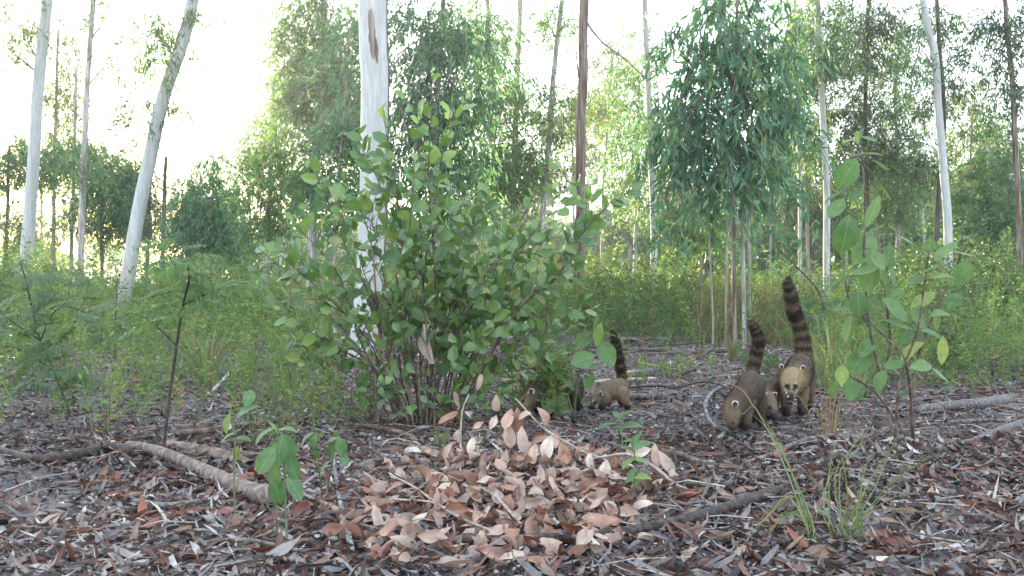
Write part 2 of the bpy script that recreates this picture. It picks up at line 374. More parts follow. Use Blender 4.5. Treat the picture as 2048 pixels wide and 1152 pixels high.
# ------------------------------------------------------------------ trees
def crown_leaves(mb, tw, c, r, lai, L, Wr, spray_len, droop, n_cap=26000, per=16):
    r = np.asarray(r) * 1.08; far = c[1] > 13.2
    """leaf sprays inside an ellipsoid: c centre, r radii (x, depth, z)"""
    area = PI * r[0] * r[2]
    nl = int(min(n_cap, 7.0 * lai * area / (L * L * Wr * 1.1)))
    ns = max(2, nl // per)
    u = rand_dir(ns) * (RNG.random(ns) ** .42)[:, None]
    # break the outline: some sprays pushed out, and gaps from a noise field
    u *= U(.75, 1.18, ns)[:, None]
    a = c + u * r
    g = vnoise(a[:, 0] * 1.9 / max(r[0], .4) + 3, a[:, 2] * 1.9 / max(r[0], .4) + a[:, 1] * .7, 17)
    a = a[g > .27]; ns = len(a); u = u[g > .27] if len(u) != ns else u
    if ns == 0: return
    out_h = unit(np.stack([u[:, 0], u[:, 1], np.zeros(ns)], -1) + RNG.normal(size=(ns, 3)) * [.6, .6, .1])
    sl = spray_len * U(.6, 1.3, ns)
    t = RNG.random((ns, per))
    pts = a[:, None] + out_h[:, None] * (sl[:, None] * t)[..., None] * .8 - np.array([0, 0, 1.]) * (sl[:, None] * (t ** 2) * droop)[..., None]
    pts += RNG.normal(size=pts.shape) * .03
    d = out_h[:, None] * U(-.2, .6, (ns, per))[..., None] + RNG.normal(size=(ns, per, 3)) * .38 - np.array([0, 0, 1.]) * U(.25, 1.2, (ns, per))[..., None] * droop
    tone = np.repeat(np.clip(Nrm(.22, ns) + .45, 0, 1), per)
    N = ns * per
    leaf_batch(mb, pts.reshape(N, 3), d.reshape(N, 3), rand_dir(N), U(.7, 1.2, N) * L, L * Wr * .5 * U(.8, 1.2, N), U(-.25, .25, N), U(0, .5, N), np.clip(tone + Nrm(.17, N), 0, 1), kite=far)
    # the twigs the sprays hang on
    e = a + out_h * sl[:, None] * .8; e[:, 2] -= sl * droop
    mid = a + out_h * sl[:, None] * .42; mid[:, 2] -= sl * droop * .25
    k = min(ns, 260)
    for i in range(k):
        w = .0035 + .0006 * L * 10
        s = np.array([w, 0, 0]); s2 = np.array([0, 0, w])
        tw.add(np.array([a[i] - s, a[i] + s, mid[i] + s, mid[i] - s, e[i]]), [[3, 2, 4]], [[0, 1, 2, 3]], .5)

GUM_GROUP = 'eucalyptus trees of the plantation'
def gum(label, path, d, w, bark, blobs=(), leaf='gum_leaf', top=12.0, L=.12, droop=.75, limbs=6, group=GUM_GROUP, cat='tree', over=.35, dd=0.0, wr=.19, name='eucalyptus_tree', extra=None):
    """path: (px, py) from the foot upwards; w: trunk width in px at the foot and at the last point; blobs: (px, py, rx px, ry px, density, depth offset in m)"""
    pts = [P(x, y, d + dd * i) for i, (x, y) in enumerate(path)]
    p0, p1 = pts[0], pts[1]
    k = (p0[2] - float(gh(p0[0], p0[1]))) / max(p1[2] - p0[2], .2)
    foot = p0 + (p0 - p1) * min(max(k, 0), 2.0); foot[0] = p0[0] + (foot[0] - p0[0]) * .6; foot[2] = float(gh(foot[0], foot[1])) - .04
    r0, r1 = w[0] * d / F / 2, w[1] * d / F / 2
    chain = ([foot] if k > .02 else []) + pts
    if k <= .02: chain[0] = np.array([p0[0], p0[1], float(gh(p0[0], p0[1])) - .04])
    rr = list(np.linspace(r0, r1, len(chain)))
    vis_top = pts[-1].copy()
    if top > vis_top[2] + .5:
        dirn = unit(pts[-1] - pts[-2]); up = unit(dirn + np.array([0, 0, .8]))
        n_ext = 3; hh = top - vis_top[2]
        for i in range(1, n_ext + 1):
            chain.append(vis_top + up * hh * i / n_ext / max(up[2], .4) + np.array([Nrm(.08), Nrm(.08), 0])); rr.append(r1 * (1 - .75 * i / n_ext))
    t = thing(name, label, cat, (foot[0], foot[1], foot[2] + .04), group)
    n = 26 + 6 * len(chain)
    sp = smooth_path(chain, n); sr = np.interp(np.linspace(0, len(rr) - 1, n), np.arange(len(rr)), rr)
    hz = sp[:, 2] - foot[2]; kk = np.arange(n) / max(n - 1, 1) * len(chain) * (.45 if d < 9 else 1); sr = sr * (1 + .22 * np.exp(-hz / .12)) * (1 + .05 * (vnoise(kk * 1.3 + d, kk * 0 + d, 5) - .5))
    sp[:, 0] += r0 * .5 * (vnoise(kk * 1.1 + d * 3, kk * 0, 6) - .5)
    tr = MB(); tube(tr, sp, sr, 20 if d < 9 else (12 if d < 14 else 9)); tr.build('trunk', M[bark], t)
    cr, tw = MB(), MB()
    LL = L * max(1, d / 20.0)
    tops = []
    for b in blobs:
        cx, cy, rx, ry, lai = b[:5]; off = b[5] if len(b) > 5 else 0.0
        c = P(cx, cy, d + off); sc = (d + off) / F
        r = np.array([rx * sc, max(rx * sc * .9, .25), ry * sc])
        crown_leaves(cr, tw, c, r, lai, LL, wr, min(.55, .8 * max(r[0], r[2]) + .12), droop)
        tops.append((c, r))
    if top > 6 and over > 0:
        for i in range(2):
            c = chain[-1 - i] + np.array([Nrm(.3), Nrm(.3), -.4]); r = np.array([1.3, 1.3, 1.4])
            z_lo = CAM_H + .285 * c[1] + .5
            if c[2] - r[2] * 1.3 < z_lo: c[2] = z_lo + r[2] * 1.3
            crown_leaves(cr, tw, c, r, over, .24, .24, .6, droop, 1600, 10)
    # limbs reach from the trunk into the crown
    for i in range(min(limbs, 2 * len(tops))):
        c, r = tops[i % len(tops)]
        e = c + rand_dir(1)[0] * r * .55
        cand = np.where(sp[:, 2] < e[2] - .15 * r[2])[0]
        j = cand[-1] if len(cand) else len(sp) // 3
        j = max(2, j - int(U(0, 4)))
        s0 = sp[j]; m_ = s0 * .5 + e * .5 + np.array([Nrm(.05), Nrm(.05), .10 * np.linalg.norm(e - s0)])
        lm = MB(); ln = np.linalg.norm(e - s0)
        if ln < .12 or ln > 4.5: continue
        rb = min(sr[j] * .5, .012 + .012 * ln)
        tube(lm, smooth_path([s0, m_, e], 9), np.linspace(rb, rb * .25, 9), 5, wob=.05); lm.build('limb', M['bark_tan' if bark in ('bark_white', 'bark_pale', 'bark_smooth') else bark], t)
    if cr.n: tag(cr.build('crown', M[leaf], t, smooth=False), kind='stuff')
    if tw.n: tag(tw.build('twig', M['twig'], t, smooth=False), kind='stuff')
    if extra: extra(t, sp, sr)
    return t

def main_trunk_extra(t, sp, sr):
    # brown unshed bark on the upper trunk, facing the camera, and a thin dark vine on its right side
    for (px, py, hw, hh) in ((750, 72, 7, 50), (757, 105, 4, 26), (746, 45, 4, 22)):
        mb = MB(); n = 12
        ys = np.linspace(py - hh, py + hh, n); rows = []
        for i, y in enumerate(ys):
            zc = P(px, y, 8.6)[2]; j = int(np.argmin(np.abs(sp[:, 2] - zc))); c = sp[j]; r = sr[j] * 1.02 + .003
            w = hw * 8.6 / F * math.sin(PI * (i + .5) / n) ** .7
            off = (px - 748) * 8.6 / F
            for k in (-1, 0, 1):
                x = off + k * w * U(.7, 1.1); x = max(-r * .9, min(r * .9, x))
                rows.append([c[0] + x, c[1] - math.sqrt(max(r * r - x * x, 1e-6)) - .002, zc])
        q = [[i * 3 + k, i * 3 + k + 1, (i + 1) * 3 + k + 1, (i + 1) * 3 + k] for i in range(n - 1) for k in (0, 1)]
        mb.add(rows, None, q); o = mb.build('bark_flake', M['bark_brown'], t)
    mb = MB(); idx = [j for j in range(len(sp)) if .9 < sp[j][2] < 3.6]
    pth = np.array([sp[j] + np.array([sr[j] * 1.02 + .004, -.02, 0]) for j in idx]); tube(mb, pth, .006, 5); mb.build('vine', M['bark_dark'], t)

# (the big white trunk behind the bush)
gum('thick smooth white trunk just behind the round-leaved bush, brown bark flake high up',
    [(722, 716), (731, 600), (738, 480), (744, 300), (747, 150), (748, 0)], 8.65, (52, 56), 'bark_smooth', top=13, over=.5, extra=main_trunk_extra)
# left side, against the glare
gum('pale trunk leaning strongly to the right over the open bright sky', [(236, 650), (257, 545), (283, 390), (326, 210), (384, 0)], 13.0, (32, 24), 'bark_smooth',
    [(330, 60, 60, 90, .55), (312, 190, 38, 80, .55), (400, 30, 32, 45, .5), (285, 230, 35, 60, .4)], 'gum_leaf', top=10)
gum('pale trunk left of the sun glow, leaning slightly right', [(50, 640), (53, 540), (62, 400), (76, 200), (97, 0)], 16.0, (27, 21), 'bark_smooth',
    [(45, 40, 55, 50, .7), (15, 100, 35, 40, .5)], top=12)
gum('slender pale trunk between the sun glow and the leaning trunk', [(162, 620), (163, 520), (168, 300), (173, 170), (188, 0)], 21.0, (14, 10), 'bark_pale',
    [(205, 35, 55, 45, .6), (225, 130, 22, 45, .6), (165, 330, 45, 60, .5)], top=13)
gum('thin straight trunk standing right in the sun glow', [(107, 600), (107, 450), (111, 230), (117, 60)], 27.0, (9, 5), 'bark_tan',
    [(118, 100, 38, 55, .9), (113, 190, 32, 50, .8)], 'gum_leaf_warm', top=0)
gum('thin grey trunk close beside the slender pale trunk', [(141, 610), (146, 400), (153, 130)], 26.0, (9, 6), 'bark_pale',
    [(148, 190, 30, 60, .7), (140, 300, 40, 60, .8)], 'gum_leaf_warm', top=0)
gum('broken leafless dark trunk right of the leaning trunk', [(324, 600), (328, 430), (333, 312)], 20.0, (11, 7), 'bark_dark', top=0, over=0)
gum('thin dark trunk almost hidden behind the leaning trunk', [(293, 600), (296, 480), (302, 340)], 24.0, (9, 6), 'bark_dark', [(300, 400, 30, 70, .8)], 'gum_leaf_dark', top=0)
gum('young weeping tree with a pointed crown in the open sky right of the leaning trunk', [(422, 600), (424, 480), (427, 300)], 19.0, (9, 3), 'bark_tan',
    [(424, 330, 32, 45, 1.1), (418, 395, 62, 55, 1.6), (425, 465, 78, 60, 1.9), (388, 450, 36, 60, 1.3)], 'gum_leaf_blue', top=0, droop=1.0)
gum('leafy dark-stemmed tree at the left edge of the wood', [(12, 600), (14, 420), (20, 290)], 24.0, (12, 5), 'bark_dark',
    [(18, 325, 55, 70, 1.4), (15, 440, 55, 75, 1.4)], 'gum_leaf', top=0)
gum('low dense tree crown filling the gap left of the leaning trunk', [(205, 600), (205, 450), (208, 330)], 25.0, (10, 4), 'bark_dark',
    [(205, 345, 80, 62, 1.5), (215, 420, 92, 58, 1.6), (150, 325, 55, 60, 1.3), (270, 350, 45, 55, 1.2), (180, 470, 70, 30, .8)], 'gum_leaf', top=0)
gum('low leafy tree in front of the horizon glow beside the pale leaning trunk', [(258, 600), (256, 470), (250, 360)], 27.0, (9, 4), 'bark_dark',
    [(245, 375, 45, 50, 1.5), (262, 450, 55, 50, 1.3)], 'gum_leaf', top=0)
gum('low tree behind the left pale trunk with a warm backlit crown', [(78, 600), (82, 480), (84, 350)], 29.0, (8, 4), 'bark_tan',
    [(70, 325, 42, 62, 1.3), (150, 440, 45, 45, 1.0), (60, 470, 36, 45, 1.0), (130, 250, 30, 50, .7)], 'gum_leaf_warm', top=0)
# centre left: the big screen of foliage left of the white trunk
gum('pale slim trunk with the leftmost crown of the leafy screen beside the white trunk', [(534, 620), (536, 500), (540, 330), (546, 160)], 17.0, (11, 6), 'bark_pale',
    [(548, 170, 30, 55, 1.2), (545, 270, 46, 75, 1.5), (550, 370, 55, 70, 1.5), (530, 440, 40, 45, 1.0)], 'gum_leaf', top=0)
gum('brownish trunk with a tall hanging crown just left of the white trunk', [(617, 640), (623, 520), (632, 330), (644, 150), (651, 0)], 13.5, (21, 14), 'bark_pale',
    [(640, 50, 80, 75, 1.5), (615, 160, 75, 80, 1.6), (665, 200, 60, 110, 1.9), (620, 290, 70, 70, 1.7), (655, 360, 70, 60, 1.4), (590, 75, 40, 40, .8)], 'gum_leaf', top=11)
gum('thin stem with blue green hanging leaves between white trunk and bush', [(668, 600), (672, 420), (690, 200), (700, 60)], 11.5, (8, 5), 'bark_tan',
    [(690, 260, 40, 100, 1.4), (680, 390, 50, 60, 1.0), (700, 90, 45, 70, 1.3)], 'gum_leaf_blue', top=0)
gum('weeping tree with a dense blue green crown right of the white trunk', [(876, 640), (874, 500), (872, 250), (884, 40)], 11.0, (15, 9), 'bark_pale',
    [(850, 60, 75, 80, 1.47), (920, 70, 75, 95, 1.40), (830, 190, 55, 80, 1.40), (900, 210, 75, 85, 1.47), (835, 310, 60, 70, 1.12), (910, 330, 70, 70, 1.05), (860, 410, 70, 45, 0.70)], 'gum_leaf_blue', top=10, droop=1.0)
gum('slim trunk at the right border of the dense blue green crown', [(991, 620), (988, 460), (984, 300), (978, 100), (975, 0)], 15.0, (12, 8), 'bark_pale',
    [(975, 60, 40, 90, 1.5), (970, 200, 45, 90, 1.5), (975, 330, 60, 70, 1.5), (950, 420, 60, 50, 1.1)], 'gum_leaf', top=12)
gum('pale upright trunk seen through thin foliage over the bush', [(1022, 620), (1024, 480), (1029, 330), (1036, 150), (1041, 0)], 16.0, (15, 10), 'bark_pale',
    [(1040, 190, 38, 55, 1.1), (1035, 290, 45, 60, 1.3), (1045, 370, 50, 45, 1.2)], 'gum_leaf', top=12)
gum('pale trunk leaning right beside the dark brown trunk', [(1083, 620), (1088, 400), (1101, 250), (1111, 115), (1124, 0)], 15.0, (14, 10), 'bark_pale',
    [(1110, 40, 50, 45, .8), (1100, 200, 45, 55, 1.0), (1112, 270, 45, 55, 1.1), (1080, 330, 40, 50, .8)], 'gum_leaf', top=12)
def brown_extra(t, sp, sr):
    mb = MB(); tube(mb, smooth_path([P(1162, 185, 14), P(1157, 150, 13.97), P(1151, 100, 13.95)], 8), np.linspace(.018, .007, 8), 5, wob=.08); mb.build('dead_branch', M['bark_dark'], t)
    mb = MB(); tube(mb, smooth_path([P(1164, 30, 14), P(1200, 80, 14.0), P(1250, 118, 14), P(1292, 158, 14.1)], 12), np.linspace(.022, .012, 12), 5, wob=.08); mb.build('dead_branch', M['bark_tan'], t)
gum('dark brown trunk with peeling bark and a paler foot right of the bush', [(1160, 640), (1161, 520), (1162, 380), (1164, 250), (1165, 140), (1171, 0)], 14.0, (23, 19), 'bark_brown', top=12, over=.4, extra=brown_extra)
gum('backlit yellow green tree behind the dark brown trunk', [(1150, 600), (1148, 460), (1145, 250)], 28.0, (8, 4), 'bark_tan',
    [(1140, 240, 45, 60, 1.1), (1180, 300, 50, 60, 1.1), (1190, 200, 45, 60, .9), (1130, 340, 45, 50, .9)], 'gum_leaf_warm', top=0)
gum('thin stem with sparse yellowish foliage between brown trunk and pale straight trunk', [(1203, 600), (1206, 385), (1217, 235), (1225, 120)], 22.0, (7, 4), 'bark_tan',
    [(1225, 120, 38, 50, .8), (1215, 210, 45, 50, .9), (1240, 60, 30, 40, .4)], 'gum_leaf_warm', top=0)
gum('thin pale trunk with a light crown left of the pale straight trunk', [(1268, 600), (1271, 450), (1275, 310), (1279, 160)], 18.0, (11, 5), 'bark_pale',
    [(1265, 150, 40, 60, .8), (1270, 250, 45, 60, 1.2), (1262, 340, 50, 50, 1.2), (1290, 410, 38, 40, 1.0)], 'gum_leaf', top=0)
gum('pale straight trunk with few leaves left of the great weeping crown', [(1310, 610), (1308, 520), (1304, 330), (1296, 140), (1289, 0)], 15.0, (16, 11), 'bark_white',
    [(1290, 60, 30, 55, .5), (1310, 250, 36, 70, .9), (1335, 110, 28, 40, .8)], 'gum_leaf_blue', top=12)
def weeper_extra(t, sp, sr):
    for (pts, w, b) in (([(1452, 640), (1454, 500), (1456, 340)], 7, 'bark_tan'), ([(1488, 640), (1485, 480), (1478, 250)], 11, 'bark_pale'), ([(1426, 640), (1418, 480), (1405, 340)], 5, 'bark_tan'), ([(1500, 630), (1497, 460), (1500, 300)], 6, 'bark_pale')):
        q = [P(x, y, 10.4) for x, y in pts]; g = q[0].copy(); g[2] = float(gh(g[0], g[1])) - .03
        mb = MB(); p = smooth_path([g] + q, 20); tube(mb, p, np.linspace(w, w * .55, 20) * 10.4 / F / 2, 7, wob=.03); mb.build('trunk', M[b], t)
gum('great weeping tree of several stems with the densest blue green crown', [(1468, 650), (1468, 500), (1466, 330), (1470, 130)], 10.2, (11, 7), 'bark_brown',
    [(1450, 20, 90, 80, 1.36), (1420, 130, 80, 80, 1.36), (1510, 120, 85, 90, 1.43), (1395, 240, 70, 75, 1.24), (1475, 230, 90, 90, 1.49), (1550, 235, 50, 90, 1.05), (1415, 325, 75, 55, 1.05), (1500, 345, 85, 60, 1.24), (1350, 300, 40, 45, 0.74), (1345, 85, 30, 40, 0.50), (1450, 410, 90, 40, 0.56), (1330, 200, 30, 60, 0.50)],
    'gum_leaf_blue', top=8, L=.155, droop=1.05, limbs=10, wr=.2, extra=weeper_extra)
gum('drooping leafy branchlets of a young tree under the weeping crown', [(1400, 650), (1404, 560), (1396, 455), (1380, 400)], 12.5, (5, 3), 'bark_tan',
    [(1375, 425, 50, 32, 1.4), (1420, 470, 55, 32, 1.1), (1340, 470, 45, 26, .8)], 'gum_leaf', top=0, name='young_eucalyptus')
gum('pale trunk directly right of the great weeping crown', [(1602, 610), (1600, 480), (1598, 250), (1590, 40)], 16.0, (9, 6), 'bark_pale',
    [(1590, 60, 48, 70, 1.3), (1605, 170, 48, 70, 1.3), (1598, 280, 44, 65, 1.3)], 'gum_leaf', top=12)
gum('tan trunk pressed close to the pale trunk right of the weeping crown', [(1618, 610), (1614, 430), (1608, 250)], 17.5, (10, 6), 'bark_tan',
    [(1612, 240, 38, 50, 1.0), (1622, 335, 36, 55, 1.0)], 'gum_leaf_warm', top=0)
gum('straight pale trunk left of the dark slender trunk on the right', [(1655, 610), (1654, 450), (1648, 260), (1640, 104), (1635, 0)], 15.0, (15, 11), 'bark_white',
    [(1640, 40, 45, 55, 1.1), (1668, 110, 40, 55, 1.1), (1625, 110, 35, 50, .8)], 'gum_leaf', top=12)
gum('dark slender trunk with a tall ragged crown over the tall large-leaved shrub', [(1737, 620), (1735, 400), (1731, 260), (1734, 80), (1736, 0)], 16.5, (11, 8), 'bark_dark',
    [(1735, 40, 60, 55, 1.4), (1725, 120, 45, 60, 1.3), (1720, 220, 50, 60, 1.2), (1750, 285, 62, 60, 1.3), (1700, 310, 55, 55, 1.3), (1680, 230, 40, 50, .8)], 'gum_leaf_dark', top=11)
gum('pale trunk in the middle distance behind the large-leaved shrub', [(1795, 610), (1796, 470), (1794, 330), (1790, 160)], 19.0, (11, 7), 'bark_pale',
    [(1790, 120, 45, 80, 1.0), (1800, 240, 48, 75, 1.1), (1795, 350, 58, 60, 1.4), (1770, 410, 40, 40, 1.0)], 'gum_leaf', top=0)
gum('white trunk curving to the left on the right side', [(1902, 610), (1897, 495), (1890, 365), (1880, 234), (1867, 104), (1848, 0)], 14.0, (19, 14), 'bark_smooth',
    [(1850, 40, 30, 35, .8), (1835, 120, 28, 60, .7)], 'gum_leaf', top=12)
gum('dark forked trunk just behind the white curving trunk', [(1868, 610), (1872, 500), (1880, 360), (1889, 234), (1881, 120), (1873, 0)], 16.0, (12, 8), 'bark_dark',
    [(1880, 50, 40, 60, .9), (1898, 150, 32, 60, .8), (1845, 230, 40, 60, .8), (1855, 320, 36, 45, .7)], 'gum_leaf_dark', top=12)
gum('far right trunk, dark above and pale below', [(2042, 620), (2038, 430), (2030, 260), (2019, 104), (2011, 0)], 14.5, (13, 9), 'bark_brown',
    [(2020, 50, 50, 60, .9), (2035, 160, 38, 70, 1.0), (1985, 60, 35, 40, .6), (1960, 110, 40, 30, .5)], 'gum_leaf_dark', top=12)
gum('slight tree with a sparse pale crown right of the white curving trunk', [(1935, 600), (1938, 420), (1945, 210)], 22.0, (7, 4), 'bark_tan',
    [(1945, 200, 40, 55, .9), (1955, 280, 52, 55, 1.2), (1925, 330, 45, 40, .9)], 'gum_leaf_warm', top=0)
gum('thin pale trunk before the dark wood at the far right', [(2018, 600), (2018, 480), (2016, 330)], 20.0, (7, 4), 'bark_tan', [(2010, 300, 42, 60, 1.2), (2030, 380, 36, 50, 1.2)], 'gum_leaf_dark', top=0)
gum('dark broadleaf tree filling the right edge beneath the gums', [(1990, 640), (1985, 540), (1975, 400)], 17.0, (10, 5), 'bark_dark',
    [(1945, 385, 50, 40, .9), (1990, 330, 45, 45, .8), (1975, 440, 85, 45, 1.2), (1925, 500, 55, 40, 1.1), (2035, 400, 45, 65, 1.1), (2030, 500, 60, 50, 1.3), (2000, 250, 40, 40, .6)], 'gum_leaf', top=0, L=.10, wr=.40, droop=.3, name='broadleaf_tree', group='trees of the right edge')
gum('tree with twisted dark trunk deep behind the pale pair of trunks', [(1625, 600), (1620, 470), (1636, 420)], 22.0, (13, 8), 'bark_dark',
    [(1640, 390, 55, 40, 1.5), (1590, 420, 50, 40, 1.4), (1690, 410, 45, 45, 1.5)], 'gum_leaf_dark', top=0, droop=.5, name='broadleaf_tree', group='trees of the right edge')
# slim trunks deep in the plantation
FAR = [(1358, 610, 430, 30, 5), (1338, 600, 440, 30, 6), (1502, 600, 400, 24, 7), (1540, 600, 350, 24, 6), (1445, 600, 470, 28, 6), (1845, 600, 390, 24, 7), (1770, 600, 430, 30, 6), (1575, 600, 430, 30, 5), (1245, 600, 470, 30, 5),
       (500, 600, 380, 32, 5), (585, 600, 420, 30, 5), (1050, 600, 440, 30, 5), (950, 600, 470, 30, 5), (365, 600, 470, 32, 5), (1695, 600, 430, 28, 6), (1915, 600, 440, 27, 6), (1965, 600, 380, 30, 6), (440, 610, 500, 34, 5)]
FAR_LABEL = ['deep slim trunk at the left foot of the weeping crown, first of two close together', 'deep slim trunk second from the left under the weeping crown', 'deep slim trunk just right of the weeping tree stems', 'deep slim trunk midway between weeping tree stems and the pale trunk right of them', 'deep slim trunk close left of the weeping tree stems', 'deep slim trunk just left of the dark forked trunk', 'deep slim trunk right of the tall stalk of the large-leaved shrub', 'deep slim trunk immediately left of the pale trunk right of the weeping crown', 'deep slim trunk left of the thin pale trunk with light crown', 'deep slim trunk on the open left flank of the leafy screen', 'deep slim trunk between the leafy screen and the brownish trunk', 'deep slim trunk between the pale upright and the pale leaning trunk over the bush', 'deep slim trunk behind the upper right part of the bush', 'deep slim trunk in the gap right of the broken leafless trunk', 'deep slim trunk between the straight pale and the dark slender trunk', 'deep slim trunk close right of the white curving trunk', 'deep slim trunk behind the dark broadleaf tree at the right', 'deep slim trunk right beside the pointed young weeping tree']
for i, (x, y0, y1, d, w) in enumerate(FAR):
    lean = U(-6, 6)
    gum(FAR_LABEL[i], [(x, y0), (x + lean * .5, (y0 + y1) / 2), (x + lean, y1), (x + lean * 1.4, y1 - 90)], d, (w, w * .6), ('bark_pale', 'bark_tan', 'bark_pale')[i % 3],
        [(x + lean, y1 - 30, 40, 50, 1.1), (x + lean + U(-25, 25), y1 - 90, 36, 50, .9)], ('gum_leaf', 'gum_leaf_warm', 'gum_leaf_dark')[i % 3], top=0, limbs=2, group='slim distant trunks deep in the plantation')
# ------------------------------------------------------------------ far wood and undergrowth
def far_wood():
    cr, tk = MB(), MB()
    n = 260
    px = U(470, 2300, n); d = U(34, 62, n)
    for x, dd in zip(px, d):
        topy = np.interp(x, [470, 700, 1000, 1200, 1500, 2300], [455, 440, 440, 430, 400, 360]) + U(-25, 45)
        c = P(x, topy + 35, dd); sc = dd / F
        crown_leaves(cr, tk, c, np.array([45 * sc, 45 * sc, 50 * sc]), 1.0, .42, .3, .6, .6, 420)
        q = P(x, topy, dd); g = ground_at(q[0], q[1])
        tube(tk, [g, (g + q) / 2 + [Nrm(.1), 0, 0], q], [.09, .08, .05], 5)
    for x in U(-260, 480, 46):
        dd = U(36, 60); c = P(x, U(492, 535), dd); sc = dd / F
        crown_leaves(cr, tk, c, np.array([40 * sc, 40 * sc, 22 * sc]), .9, .42, .3, .6, .6, 300)
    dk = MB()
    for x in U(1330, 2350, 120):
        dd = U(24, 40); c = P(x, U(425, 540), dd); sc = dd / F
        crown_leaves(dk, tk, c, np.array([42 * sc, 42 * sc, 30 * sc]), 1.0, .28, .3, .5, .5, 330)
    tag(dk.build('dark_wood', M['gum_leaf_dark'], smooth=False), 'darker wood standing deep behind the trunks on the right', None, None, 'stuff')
    for x in U(560, 2300, 110):
        dd = U(30, 56); c = P(x, U(468, 535), dd); sc = dd / F
        crown_leaves(cr, tk, c, np.array([42 * sc, 42 * sc, 26 * sc]), 1.0, .34, .3, .5, .5, 300)
    o = cr.build('far_wood', M['gum_leaf'], smooth=False); tag(o, 'dark leafy mass of the far wood closing the view', None, None, 'stuff')
    o = tk.build('far_wood_trunks', M['bark_tan']); o.name = 'far_wood_stems'; tag(o, 'thin pale stems inside the far wood', None, None, 'stuff')
far_wood()

CLEAR_X = [-400, 0, 200, 420, 600, 800, 1000, 1200, 1450, 1650, 1800, 2048, 2400]
CLEAR_Y = [705, 702, 700, 690, 690, 676, 676, 676, 690, 698, 692, 684, 690]
def clear_d(px): return CAM_H * F / (np.interp(px, CLEAR_X, CLEAR_Y) - HY)
def region(n, d0, d1, x0=-350, x1=2400, soft=1.2):
    d = np.sqrt(U(d0 * d0, d1 * d1, n * 3)); px = U(x0, x1, n * 3)
    ok = d > clear_d(px) + Nrm(soft, n * 3) * .5
    d, px = d[ok][:n], px[ok][:n]
    x = (px - CX) / F * d
    return np.stack([x, d, gh(x, d)], -1), px
def weeds(mb, base, h, k, L, wr, up=.5, zlow=.15, spread=.12, var0=None, kite=False):
    n = len(base); h = np.broadcast_to(h, (n,))
    lean = RNG.normal(size=(n, 3)) * [.16, .16, 0]
    t = U(zlow, 1.0, (n, k)); t.sort(1)
    c = base[:, None] + (np.array([0, 0, 1.]) * t[..., None] + lean[:, None] * (t ** 1.6)[..., None]) * h[:, None, None]
    az = U(0, 2 * PI, (n, k)); hd = np.stack([np.cos(az), np.sin(az), np.zeros((n, k))], -1)
    c = c + hd * (U(0, spread, (n, k)) * h[:, None] * (1.2 - t))[..., None]
    d = hd + np.array([0, 0, 1.]) * (up + Nrm(.4, (n, k)))[..., None]
    tone = np.clip(.45 + Nrm(.2, n), 0, 1) if var0 is None else var0
    N = n * k
    leaf_batch(mb, c.reshape(N, 3), d.reshape(N, 3), rand_dir(N, .9, .5), L * U(.6, 1.2, N), L * wr * .5 * U(.8, 1.2, N), U(-.3, .1, N), U(0, .4, N), np.clip(np.repeat(tone, k) + Nrm(.14, N), 0, 1), kite=kite)
    # stems
    tt = np.array([0, .5, 1.0]); w = .0018
    cc = base[:, None] + (np.array([0, 0, 1.]) * tt[None, :, None] + lean[:, None] * (tt ** 1.6)[None, :, None]) * h[:, None, None]
    s = np.array([w, 0, 0]); V = np.stack([cc - s, cc + s], 2).reshape(n, 6, 3)
    Q = np.array([[0, 1, 3, 2], [2, 3, 5, 4]]); quad = (Q[None] + (np.arange(n) * 6)[:, None, None]).reshape(-1, 4)
    mb.add(V.reshape(-1, 3), None, quad, .25)

